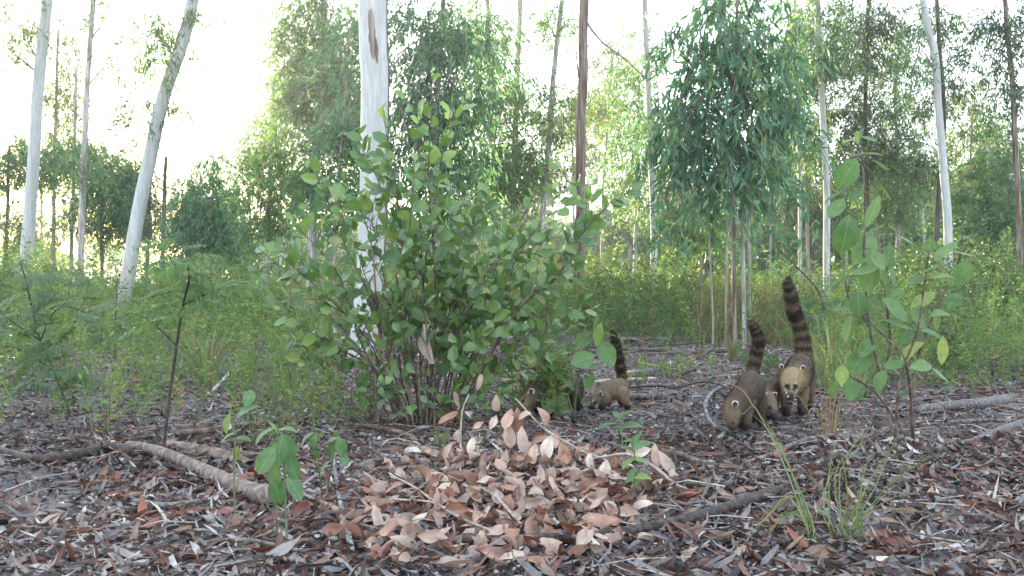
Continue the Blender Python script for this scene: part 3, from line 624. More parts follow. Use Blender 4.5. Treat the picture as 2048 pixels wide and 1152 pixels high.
def undergrowth():
    def patch(b, s, lo, hi, seed):      # clumps of different height
        k = vnoise(b[:, 0] * s, b[:, 1] * s, seed) * .6 + vnoise(b[:, 0] * s * 2.7, b[:, 1] * s * 2.7, seed + 1) * .35
        k = np.clip((k - .3) / .4, 0, 1)
        return (lo + (hi - lo) * k) * U(.55, 1.12, len(b)), k
    g = MB()      # leafy weeds, near belt and far belt
    b, px = region(3000, 8.4, 15, soft=2.6); hh, k = patch(b, .8, .10, 1.12, 61); keep = RNG.random(len(b)) < .35 + .8 * k; weeds(g, b[keep], hh[keep], 24, .062, .3)
    b, px = region(3000, 14, 34); hh, k = patch(b, .45, .30, 1.5, 63); weeds(g, b, hh, 24, .12, .36, kite=True)
    tag(g.build('undergrowth', M['weed'], smooth=False), 'knee high green weeds between the trunks beyond the bare litter', None, None, 'stuff')
    g = MB()
    b, px = region(1200, 9.5, 17, 1000, 1640); weeds(g, b, U(.3, .8, len(b)), 18, .075, .16, .9)
    b, px = region(900, 10, 22, 1700, 2400); hh, k = patch(b, .6, .3, 1.35, 65); weeds(g, b, hh, 40, .075, .4, kite=True)
    b, px = region(900, 9, 20, -350, 560); hh, k = patch(b, .7, .2, .95, 67); weeds(g, b, hh, 30, .07, .35)
    tag(g.build('dark_undergrowth', M['weed_dark'], smooth=False), 'darker green weeds mixed into the undergrowth', None, None, 'stuff')
    g = MB()
    b, px = region(8000, 8.0, 24, soft=3.0); n = len(b); blade_batch(g, b, RNG.normal(size=(n, 3)) * [.7, .7, 0], U(.2, .75, n), .0035, U(.2, 1.0, n), U(0, .9, n))
    tag(g.build('tall_grass', M['grass_blade'], smooth=False), 'thin green grass standing in the undergrowth', None, None, 'stuff')
    g = MB()
    b, px = region(1500, 9, 18, 1380, 1620); n = len(b); blade_batch(g, b, RNG.normal(size=(n, 3)) * [.5, .5, 0], U(.3, .8, n), .003, U(.1, .6, n), U(0, 1, n))
    b, px = region(2600, 8.6, 22); n = len(b); blade_batch(g, b, RNG.normal(size=(n, 3)) * [.6, .6, 0], U(.2, .7, n), .003, U(.1, .9, n), U(0, 1, n))
    tag(g.build('dry_grass', M['dry_grass'], smooth=False), 'reddish dry grass behind the coatis', None, None, 'stuff')
    g = MB()
    b, px = region(800, 9, 20); hh, k = patch(b, .9, .3, 1.0, 71); weeds(g, b, hh, 14, .05, .25)
    tag(g.build('dry_weeds', M['dry_grass'], smooth=False), 'brown withered weed stalks between the green ones', None, None, 'stuff')
    # scattered green on the litter in front of the belt
    g = MB(); px = U(-200, 640, 170); py = 700 + 150 * RNG.random(170) ** 1.6; b = G(px, py); weeds(g, b, U(.10, .45, 170), 18, .05, .26)
    px = U(-250, 650, 330); py = 688 + 90 * RNG.random(330) ** 1.7; b = G(px, py); weeds(g, b, U(.25, .8, 330), 24, .055, .22)
    px = U(1660, 2250, 330); py = 692 + 80 * RNG.random(330) ** 1.5; b = G(px, py); weeds(g, b, U(.2, .8, 330), 26, .05, .2)
    px = U(1000, 2048, 110); py = U(690, 790, 110); keep = (px < 1420) | (px > 1680); b = G(px[keep], py[keep]); weeds(g, b, U(.06, .22, len(b)), 12, .04, .34)
    px = U(1640, 2100, 130); py = U(690, 800, 130); b = G(px, py); weeds(g, b, U(.15, .5, len(b)), 22, .05, .2)
    tag(g.build('low_weeds', M['weed'], smooth=False), 'small scattered green weeds growing through the litter', None, None, 'stuff')
undergrowth()
# ------------------------------------------------------------------ dead leaves, sticks and logs
def leaf_mesh(name, mtl, wr, prof, segs=6, fold=.2, curl=.2, twist=0.0, ripple=0.0, asym=0.0):
    """one leaf of length 1 along +Y, upper side +Z"""
    t = np.linspace(0, 1, segs + 1)
    w = np.array([prof(x) for x in t]) * wr
    ang = curl * t * 2
    y = np.cumsum(np.concatenate([[0], np.cos((ang[1:] + ang[:-1]) / 2) / segs])); z = np.cumsum(np.concatenate([[0], np.sin((ang[1:] + ang[:-1]) / 2) / segs]))
    rows = []
    for i in range(segs + 1):
        tw = twist * t[i]; c, s = math.cos(tw), math.sin(tw)
        for k in (-1, 0, 1):
            x = k * w[i]; zz = abs(k) * w[i] * fold + ripple * w[i] * math.sin(7 * t[i] + k * 2)
            X, Z = x * c - zz * s, x * s + zz * c
            rows.append([X + asym * t[i] ** 2, y[i] - Z * math.sin(ang[i]), z[i] + Z * math.cos(ang[i])])
    q = [[i * 3 + k, i * 3 + k + 1, (i + 1) * 3 + k + 1, (i + 1) * 3 + k] for i in range(segs) for k in (0, 1)]
    return MB().add(rows, None, q, .5).mesh(name, mtl)
def lance(x): return max(.03, math.sin(PI * min(1, x ** .75)) ** .9)
def oval(x): return max(.03, math.sin(PI * x) ** .75) if x > .02 else .04
def obov(x): return max(.03, math.sin(PI * x ** 1.15) ** .68) if x > .03 else .05
def place_leaf(name, me, pos, d, n, L, parent=None):
    d = np.asarray(d, float); d = d / np.linalg.norm(d); s = np.cross(d, n); s = s / max(np.linalg.norm(s), 1e-6); nn = np.cross(s, d)
    o = bpy.data.objects.new(name, me); COL.objects.link(o)
    p = np.asarray(pos, float)
    if parent: o.parent = parent; p = p - WORLD_LOC[parent.name]
    m = Matrix(((s[0] * L, d[0] * L, nn[0] * L, p[0]), (s[1] * L, d[1] * L, nn[1] * L, p[1]), (s[2] * L, d[2] * L, nn[2] * L, p[2]), (0, 0, 0, 1)))
    o.matrix_local = m
    return o

def litter_density(p):
    px = px_of(p); x, y = px[:, 0], px[:, 1]
    k = np.ones(len(p))
    k *= 1 - .8 * np.exp(-((x - 70) / 170) ** 2 - ((y - 985) / 60) ** 2)
    k *= 1 - .45 * np.exp(-((x - 720) / 150) ** 2 - ((y - 905) / 30) ** 2)
    k *= 1 - .35 * np.exp(-((x - 1620) / 160) ** 2 - ((y - 900) / 30) ** 2)
    k *= 1 - .55 * np.exp(-((x - 1535) / 110) ** 2 - ((y - 850) / 24) ** 2) - .5 * np.exp(-((x - 1225) / 55) ** 2 - ((y - 824) / 14) ** 2)
    return k * (.55 + .75 * vnoise(p[:, 0] * 2.2, p[:, 1] * 2.2, 31))
def litter_zone(mb, n, d0, d1, fine):
    d = np.sqrt(U(d0 ** 2, d1 ** 2, n)); x = U(-1, 1, n) * (.62 * d + .75)
    p = np.stack([x, d, gh(x, d)], -1)
    p = p[RNG.random(n) < litter_density(p)]; n = len(p)
    kind = RNG.random(n)
    L = np.where(kind < .50, U(.03, .08, n), np.where(kind < .92, U(.014, .04, n), U(.07, .15, n)))
    W = np.where(kind < .50, L * U(.09, .16, n), np.where(kind < .92, L * U(.12, .36, n), U(.004, .009, n)))
    dr = rand_dir(n, 0, .22); p[:, 2] += .001 + np.abs(Nrm(.010, n))
    var = np.clip(vnoise(p[:, 0] * 1.3 + 7, p[:, 1] * 1.3, 41) * .35 + RNG.random(n) * .85 - .1, 0, 1)
    var = np.where((kind > .5) & (kind < .92), np.where(RNG.random(n) < .55, U(0, .3, n), U(.6, 1, n)), var)
    leaf_batch(mb, p - dr * (L / 2)[:, None], dr, rand_dir(n, 1.1, 1), L, W, U(-.6, .7, n), U(-.3, 1.0, n), var, fine, sickle=Nrm(.16, n))
def litter():
    mb = MB()
    litter_zone(mb, 44000, 1.9, 4.6, True)
    litter_zone(mb, 70000, 4.6, 10.8, False)
    litter_zone(mb, 9000, 10.8, 14, False)
    tag(mb.build('leaf_litter', M['litter'], smooth=False), 'mixed brown and grey dead eucalyptus leaves covering the ground', None, None, 'stuff')
    # crumbled leaf bits
    mb = MB(); n = 30000
    d = np.sqrt(U(1.9 ** 2, 5.6 ** 2, n)); x = U(-1, 1, n) * (.6 * d + .7); p = np.stack([x, d, gh(x, d) + np.abs(Nrm(.007, n)) + .003], -1); L = U(.006, .022, n)
    leaf_batch(mb, p, rand_dir(n, 0, .3), rand_dir(n, 1, 1), L, L * U(.12, .4, n), U(-.5, .5, n), U(-.2, .6, n), np.where(RNG.random(n) < .5, U(0, .25, n), U(.3, 1, n)), kite=True)
    tag(mb.build('leaf_crumbs', M['litter'], smooth=False), 'small crumbled leaf bits between the dead leaves', None, None, 'stuff')
    # thin broken twigs
    mb = MB(); n = 2600
    d = np.sqrt(U(2.2 ** 2, 10.5 ** 2, n)); x = U(-.64, .64, n) * d; b = np.stack([x, d, gh(x, d) + .012], -1)
    L = U(.05, .32, n); dr = rand_dir(n, 0, .12)
    s = unit(np.cross(dr, [0, 0, 1.])); w = U(.0010, .003, n)
    e = b + dr * L[:, None]; e[:, 2] = gh(e[:, 0], e[:, 1]) + U(.006, .03, n); m_ = (b + e) / 2 + RNG.normal(size=(n, 3)) * (L * .05)[:, None]
    V = []
    for c_ in (b, m_, e):
        for k in (s * w[:, None], -s * w[:, None] * .5 + np.array([0, 0, 1.]) * w[:, None], -s * w[:, None] * .5 - np.array([0, 0, 1.]) * w[:, None]): V.append(c_ + k)
    V = np.stack(V, 1)
    Q = np.array([[r * 3 + k, r * 3 + (k + 1) % 3, r * 3 + 3 + (k + 1) % 3, r * 3 + 3 + k] for r in (0, 1) for k in range(3)])
    mb.add(V.reshape(-1, 3), None, (Q[None] + (np.arange(n) * 9)[:, None, None]).reshape(-1, 4))
    tag(mb.build('twig_litter', M['twig_pale'], smooth=False), 'small broken twigs strewn through the dead leaves', None, None, 'stuff')
litter()

HEAP = [(665, 1075), (700, 1000), (790, 935), (850, 890), (960, 885), (1060, 870), (1150, 875), (1240, 905), (1330, 905), (1345, 950), (1290, 1010), (1270, 1075), (1190, 1125), (900, 1140), (690, 1130)]
def in_poly(x, y, poly):
    ins = False; j = len(poly) - 1
    for i in range(len(poly)):
        (xi, yi), (xj, yj) = poly[i], poly[j]
        if (yi > y) != (yj > y) and x < (xj - xi) * (y - yi) / (yj - yi) + xi: ins = not ins
        j = i
    return ins

# 300 dead leaves that show singly
CLS = {'rust red': ((.16, .055, .036), (.24, .09, .056)), 'dull brown': ((.14, .085, .06), (.22, .14, .10)), 'tan': ((.26, .19, .14), (.36, .275, .20)), 'grey': ((.17, .155, .15), (.26, .24, .23)), 'bleached pale': ((.38, .34, .29), (.50, .46, .41)), 'dark': ((.05, .035, .03), (.10, .07, .055))}
LEAFLIB = {}
for cn, (c0, c1) in CLS.items():
    mt = leaf_mat('dead_leaf_' + cn.replace(' ', '_'), [(0, c0), (1, c1)], .06, .55, True, tcol=(1.1, .95, .8), mottled=.55)
    LEAFLIB[cn] = [leaf_mesh('dead_leaf', mt, U(.10, .17), lance, 6, U(-.1, .9), U(-.5, .6), U(-.8, .8), .25, U(-.12, .12)) for _ in range(5)]
MARKS = [((90, 985), 'on the bare grey soil patch'), ((400, 950), 'by the pale fallen log'), ((130, 910), 'by the dark curved branch left of the pale log'), ((560, 1020), 'round the foot of the front seedling'), ((640, 880), 'left of the bush foot'),
         ((1000, 985), 'at the border of the heap of broad dry leaves'), ((1300, 1060), 'along the long dark branch in front'), ((1400, 930), 'near the brown sticks below the coatis'), ((1560, 885), 'in front of the coatis'), ((1690, 1040), 'under the sparse front grass tuft'),
         ((1840, 900), 'round the foot of the large-leaved shrub'), ((1960, 1000), 'on the open litter right of the grass tuft'), ((420, 1090), 'beside the thin front stick')]
def fallen_leaves():
    k = 0
    names = list(CLS)
    while k < 300:
        y = 860 + 280 * RNG.random() ** .8; x = U(-60, 2110)
        if in_poly(x, y, HEAP): continue
        if x < 260 and 930 < y < 1040 and RNG.random() < .6: continue
        p = G(np.array(x), np.array(y)); p[2] += U(.006, .022)
        cn = names[int(RNG.choice(6, p=[.22, .28, .22, .10, .10, .08]))]
        me = LEAFLIB[cn][int(U(0, 5))]
        dr = rand_dir(1, 0, .15)[0]; nn = rand_dir(1, 1.6, 1)[0]
        L = U(.05, .115)
        o = place_leaf('dead_leaf', me, p - dr * L / 2, dr, nn, L)
        mk = min(MARKS, key=lambda m: ((m[0][0] - x) / 1.6) ** 2 + (m[0][1] - y) ** 2)[1]
        tag(o, 'narrow %s dead leaf lying %s' % (cn, mk), 'leaf', 'narrow dead leaves lying singly on the litter')
        k += 1
fallen_leaves()

def stick(name, label, path, w, mtl, cat='stick', lift=0.0, group=None, sides=7, wob=.06, twigs=(), flat=None):
    d0 = G(np.array(path[0][0], float), np.array(path[0][1], float))
    pts = []
    for i, (x, y) in enumerate(path):
        ww = np.interp(i / max(1, len(path) - 1), [0, 1], w)
        g = G(np.array(float(x)), np.array(y + ww * .45)); r = ww * g[1] / F / 2
        pts.append(g + np.array([0, 0, r * .85 + lift + .010]))
    n = max(10, 5 * len(path)); sp = smooth_path(pts, n)
    rr = np.interp(np.linspace(0, 1, n), [0, 1], w) * sp[:, 1] / F / 2
    rr = rr * (1 + .25 * (vnoise(np.arange(n) * .16 + path[0][0], np.zeros(n), 9) - .5)); rr[0] *= .8; rr[-1] *= .6
    sp += RNG.normal(size=sp.shape) * (rr * .02)[:, None]
    mb = MB(); tube(mb, sp, rr, sides, wob=wob)
    for (i, x2, y2, w2) in twigs:
        j = int(i * (n - 1)); e = G(np.array(float(x2)), np.array(float(y2))) + np.array([0, 0, .03])
        tube(mb, smooth_path([sp[j], (sp[j] + e) / 2 + Nrm(.01, 3), e], 7), np.linspace(w2, w2 * .5, 7) * e[1] / F / 2, 5, wob=.06)
    o = mb.build(name, M[mtl], None, tuple(pts[0]))
    return tag(o, label, cat, group)
stick('fallen_log', 'pale fallen log with peeling bark behind the front seedling', [(255, 893), (320, 908), (400, 942), (480, 978), (545, 1002)], (20, 35), 'wood_log', 'log', sides=14, wob=.012)
stick('curved_branch', 'thick dark curved branch left of the pale fallen log', [(-60, 890), (0, 905), (70, 922), (150, 914), (225, 898), (262, 908)], (14, 22), 'wood_dark', 'branch', sides=9)
stick('stick', 'brown branch piece lying above the pale fallen log', [(352, 872), (420, 864), (500, 852), (600, 842), (640, 838)], (14, 8), 'twig')
stick('stick', 'thin curved stick at the very front left', [(360, 1106), (425, 1090), (500, 1088), (560, 1100), (640, 1118)], (9, 9), 'wood_log')
stick('long_branch', 'long dark branch lying across the front below the leaf heap', [(925, 1083), (1000, 1087), (1120, 1082), (1250, 1070), (1380, 1042), (1480, 1012), (1558, 983)], (22, 22), 'wood_dark', 'branch', sides=9, wob=.05)
stick('forked_twig', 'crooked grey twig rising from the long dark branch', [(1385, 1030), (1420, 1005), (1452, 975), (1462, 958), (1428, 944)], (8, 5), 'wood_grey', twigs=((.7, 1490, 935, 4),))
stick('stick', 'brown stick left of the hooked grass stem', [(1338, 903), (1380, 922), (1420, 934), (1455, 940)], (15, 10), 'twig')
stick('stick', 'second brown stick crossing under the hooked grass stem', [(1300, 968), (1370, 952), (1425, 938)], (9, 11), 'twig')
stick('stick', 'curved brown stick right in front of the adult coati', [(1490, 932), (1545, 912), (1600, 888), (1660, 876), (1735, 880)], (9, 12), 'wood_log')
stick('cut_pole', 'long pale cut pole behind the small coati', [(1148, 770), (1220, 764), (1312, 759)], (8, 8), 'bark_tan', 'pole', sides=9, wob=.02)
stick('cut_pole', 'short pale cut pole on top of the long one', [(1240, 757), (1295, 752)], (7, 7), 'bark_tan', 'pole', lift=.03, sides=9, wob=.02)
stick('cut_pole', 'thick grey cut log end behind the pale poles', [(1235, 758), (1308, 746)], (13, 21), 'wood_grey', 'log', sides=10, wob=.03)
stick('fallen_log', 'short dark grey log right of the small coati', [(1254, 795), (1290, 796), (1334, 795)], (15, 16), 'wood_grey', 'log', sides=10, wob=.04)
stick('stick', 'thin black wavy branch lying over the short grey log', [(1254, 789), (1318, 785), (1350, 789), (1398, 778), (1430, 780), (1462, 793)], (6, 4), 'wood_dark', lift=.035)
stick('fallen_log', 'grey log lying right of the large-leaved shrub', [(1832, 824), (1900, 815), (1960, 810), (2018, 803)], (18, 24), 'wood_grey', 'log', sides=10, wob=.05)
stick('stick', 'straight grey stick below the grey log', [(1895, 848), (1960, 845), (2036, 846)], (7, 9), 'wood_grey')
stick('fallen_log', 'weathered grey wood piece at the right border', [(1878, 905), (1945, 885), (2010, 862), (2075, 840)], (10, 18), 'wood_grey', 'log', sides=9, wob=.12)
stick('ashen_root', 'white ashen curved root left of the coatis', [(1464, 768), (1430, 783), (1412, 808), (1416, 838), (1436, 862)], (6, 10), 'wood_ash', 'root', wob=.05)
stick('ashen_root', 'short white burnt wood chunk under the head of the grey coati', [(1436, 884), (1456, 862)], (12, 8), 'wood_ash', 'root', wob=.05)
stick('stick', 'grey stick under the left ferny sapling', [(-20, 800), (50, 783), (100, 772), (155, 766)], (8, 8), 'wood_grey')
stick('stick', 'pale stick leaning by the green grass tuft', [(425, 792), (452, 762), (478, 735)], (8, 5), 'bark_pale', lift=.02)
stick('stick', 'grey fallen branch behind the grass left of the bush', [(470, 745), (540, 735), (650, 716)], (10, 8), 'wood_grey')
stick('stick', 'whitish rotten stick left of the leaf heap', [(668, 925), (676, 985), (690, 1050), (706, 1112)], (8, 15), 'wood_ash', wob=.05)
stick('stick', 'thin straw coloured stick under the front grass tuft', [(1760, 1066), (1850, 1080), (1955, 1096)], (4, 4), 'twig_pale')
stick('stick', 'reddish stick lying beneath the two seedlings right of the heap', [(1220, 872), (1290, 876), (1350, 872)], (7, 6), 'twig')
hs = [((1195, 697), (1300, 684), 5, 'wood_dark'), ((1240, 690), (1340, 690), 6, 'wood_ash'), ((1205, 705), (1330, 711), 6, 'wood_dark'), ((1230, 716), (1352, 702), 5, 'wood_grey'), ((1270, 722), (1368, 716), 4, 'wood_grey'), ((1262, 688), (1304, 666), 4, 'wood_dark'), ((1185, 720), (1250, 700), 5, 'wood_grey'), ((1300, 700), (1420, 690), 4, 'wood_dark'), ((1430, 712), (1500, 706), 5, 'wood_dark'), ((1215, 684), (1290, 694), 5, 'wood_ash'), ((1285, 730), (1350, 742), 4, 'twig_pale'), ((1360, 760), (1385, 752), 9, 'wood_dark')]
BRUSH = ['stick along the back', 'stick at the back middle', 'long stick across the middle left', 'stick crossing the middle', 'thin stick at the front right', 'upright stick at the back', 'short stick at the left end', 'stick trailing out to the right', 'stick lying apart at the far right', 'short stick, back left', 'thin leaning stick before the heap', 'short chunk, frontmost']
for i, (a, b, w, m_) in enumerate(hs):
    tone = {'wood_dark': 'dark', 'wood_ash': 'whitish', 'wood_grey': 'grey', 'twig_pale': 'pale'}[m_]
    stick('stick', '%s %s in the brush heap beyond the small coati' % (tone, BRUSH[i]), [a, ((a[0] + b[0]) / 2 + U(-4, 4), (a[1] + b[1]) / 2 + U(-4, 3)), b], (w, w * .7), m_, lift=U(0, .05), group='sticks of the brush heap')
LOOSE = [(1700, 800), (1960, 770), (620, 790), (300, 830), (560, 905), (1160, 1090), (1830, 960), (1990, 920), (1760, 945), (1330, 835), (1230, 1010), (160, 860), (860, 925), (450, 905), (1480, 1060), (1640, 930), (1120, 720), (720, 800)]
LOOSE_LABEL = ['thin loose stick under the left part of the large-leaved shrub', 'thin loose stick behind the grey log at the right', 'thin loose stick between the grass tuft and the bush', 'thin loose stick right behind the pale fallen log', 'thin loose stick below the reddish stalked weed', 'thin loose stick across the front edge below the heap', 'thin loose stick between grass tuft and large-leaved shrub', 'thin loose stick on the litter at the far right, below the weathered wood', 'thin loose stick just above the front grass tuft', "thin loose stick by the small coati's three leaved seedling", 'thin loose stick inside the right side of the leaf heap', 'thin loose stick behind the dark curved branch', 'thin loose stick at the back edge of the leaf heap', 'thin loose stick close above the pale fallen log', 'thin loose stick under the long dark branch', 'thin loose stick below the curved stick in front of the adult', 'thin loose stick behind the broad leaved seedling by the bush', "thin loose stick left of the white trunk's foot"]
for i, (x, y) in enumerate(LOOSE):
    l = U(30, 75) * (y - 540) / 300; a = U(-.35, .35)
    stick('stick', LOOSE_LABEL[i], [(x - l, y - l * a * .5), (x, y + U(-3, 3)), (x + l, y + l * a * .5)], (U(4, 8), 3.5), ['twig', 'wood_grey', 'twig_pale', 'wood_dark'][i % 4], group='thin loose sticks half sunk in the litter')
def bark_sheet(label, path, w, mtl, roll):
    pts = np.array([G(np.array(float(x)), np.array(float(y))) + np.array([0, 0, .02]) for x, y in path]); sp = smooth_path(pts, 14)
    tg = unit(np.gradient(sp, axis=0)); s = unit(np.cross(tg, [0, 0, 1.])); up = np.cross(s, tg)
    an = np.linspace(-roll, roll, 7); rows = []
    for i in range(14):
        r = w * sp[i][1] / F / 2 * (.5 + .5 * math.sin(PI * (i + 1.2) / 16)) * U(.9, 1.1) / max(math.sin(min(roll, 1.5)), .3)
        for a in an: rows.append(sp[i] + s[i] * r * math.sin(a) + up[i] * (r * (math.cos(a) - math.cos(roll)) * .8))
    q = [[i * 7 + k, i * 7 + k + 1, i * 7 + 8 + k, i * 7 + 7 + k] for i in range(13) for k in range(6)]
    mb = MB().add(rows, None, q); v2 = np.array(rows) - np.array([0, 0, .006]); mb.add(v2, None, [list(reversed(f)) for f in q])
    return tag(mb.build('bark_strip', M[mtl], None, tuple(pts[0])), label, 'bark', None)
bark_sheet('dark rolled bark strip lying behind the pale fallen log', [(335, 895), (400, 908), (455, 922), (500, 938)], 34, 'twig', 1.3)
bark_sheet('grey curved bark strip in front of the pale fallen log', [(270, 1012), (330, 1022), (400, 1012)], 22, 'wood_grey', 1.0)
bark_sheet('brown flat bark strip at the foot of the bush', [(690, 855), (760, 862), (830, 880)], 20, 'twig', .7)
bark_sheet('rust brown bark strip left of the leaf heap', [(740, 948), (790, 946), (830, 944)], 16, 'twig', .8)
bark_sheet('dull brown bark strip between bush and leaf heap', [(980, 890), (1040, 898), (1090, 892)], 22, 'twig', .8)
bark_sheet('big dark leaf-like bark piece right of the bush foot', [(985, 862), (1030, 872), (1085, 868)], 20, 'wood_dark', .8)

# the fallen dead branch whose broad leaves make the heap
PILE = [leaf_mesh('dry_leaf', M['pile_leaf'], U(.19, .25), obov if i % 2 else oval, 6, U(-.3, 1.3), U(-.8, .9), U(-.9, .9), .25, U(-.1, .1)) for i in range(16)]
HANG = [leaf_mesh('dry_leaf', M['hanging_leaf'], U(.2, .26), obov if i % 2 else oval, 7, U(.2, 1.2), U(-.7, .5), U(-.6, .6), .15, U(-.1, .1)) for i in range(8)]
def dead_branch():
    base = G(np.array(1053.), np.array(1075.)); base[2] = float(gh(base[0], base[1]))
    t = thing('dead_branch', 'fallen dead branch whose broad pinkish brown leaves lie in a heap at the front', 'branch', base)
    def gp(x, y, z): p = G(np.array(float(x)), np.array(float(y))); return p + np.array([0, 0, z])
    d1 = 3.75
    stems = [([gp(1056, 1082, .02), gp(990, 1024, .05), P(925, 952, d1 - .1), P(921, 900, d1), P(924, 825, d1 + .03), P(938, 788, d1 + .05)], 7, 3),
             ([P(1365, 980, 3.5), P(1268, 911, 3.6), P(1193, 914, 3.65), P(1138, 887, 3.7), P(1087, 856, 3.8), P(1030, 796, 3.9)], 7, 3),
             ([gp(1000, 1092, .03), gp(900, 1058, .05), gp(830, 1012, .06), gp(780, 990, .07)], 6, 3), ([P(1268, 911, 3.6), P(1310, 935, 3.55), P(1345, 965, 3.5), gp(1370, 990, .02)], 8, 7),
             ([gp(785, 1030, .05), gp(870, 1046, .06), gp(950, 1078, .04)], 4, 3)]
    allp = []
    for pts, w0, w1 in stems:
        sp = smooth_path(pts, 22); mb = MB(); tube(mb, sp, np.linspace(w0, w1, 22) * 3.5 / F / 2, 6, wob=.08); mb.build('branchlet', M['twig_pale'], t); allp.append(sp)
    hang = [(910, 792, -85, 34), (905, 828, 200, 40), (918, 866, 255, 30), (935, 826, -20, 22), (952, 855, 20, 24), (946, 885, 265, 34), (898, 895, 230, 36), (957, 772, 70, 30), (992, 800, 265, 36), (1020, 830, 255, 44), (1036, 830, 275, 50), (1016, 858, 268, 44), (1044, 868, 272, 52), (988, 838, 235, 30), (1080, 826, 300, 44), (1056, 828, 180, 26), (1310, 900, 265, 40), (1326, 915, 300, 46), (1292, 900, 190, 36), (1098, 885, 250, 46), (1124, 898, 280, 52), (1070, 900, 265, 40), (1212, 935, 262, 52), (1236, 925, 285, 44), (1180, 915, 260, 30), (1160, 900, 240, 34), (996, 945, 110, 34), (925, 905, 100, 28), (1150, 930, 270, 30)]
    for (x, y, a, l) in hang:
        d = float(np.interp(x, [880, 960, 1040, 1100, 1200, 1330], [3.75, 3.8, 3.88, 3.75, 3.65, 3.58])) + U(-.05, .05)
        p = P(x, y, d); an = math.radians(a); dr = np.array([math.cos(an), U(-.5, .3), math.sin(an)])
        place_leaf('dry_leaf', (HANG if RNG.random() < .75 else PILE)[int(U(0, 8))], p - dr * l * d / F * .3, dr, rand_dir(1)[0] * .7 + np.array([0, -1.2, .4]), l * d / F * 1.18, t)
    k = 0; far = []
    while k < 268 + 360:
        x, y = U(660, 1350), U(860, 1142)
        if not in_poly(x, y, HEAP): continue
        cen = math.exp(-((x - 990) / 260) ** 2 - ((y - 1000) / 95) ** 2)
        if RNG.random() > .55 + .4 * cen: continue
        z = abs(Nrm(.020)) + (.04 * cen * RNG.random() ** 1.6)
        p = gp(x, y + z * 300, .008 + z)
        dr = rand_dir(1, -.05, .55)[0]; nn = rand_dir(1, .9, .8)[0] + np.array([0, -.45, 0]); L = U(.062, .098)
        if k < 268: place_leaf('dry_leaf', PILE[int(U(0, 16))], p - dr * L / 2, dr, nn, L, t)
        else: far.append((p - dr * L / 2 - np.array([0, 0, .02]), dr, nn, L))
        k += 1
    mb = MB(); a = [np.array([f[i] for f in far]) for i in range(4)]
    a[0][:, 2] = np.maximum(a[0][:, 2], gh(a[0][:, 0], a[0][:, 1]) + .006)
    leaf_batch(mb, a[0], a[1], a[2], a[3], a[3] * .2, U(-.5, .5, len(far)), U(-.2, .7, len(far)), None, True)
    tag(mb.build('lower_leaves', M['pile_leaf_small'], t, smooth=False), kind='stuff')
dead_branch()
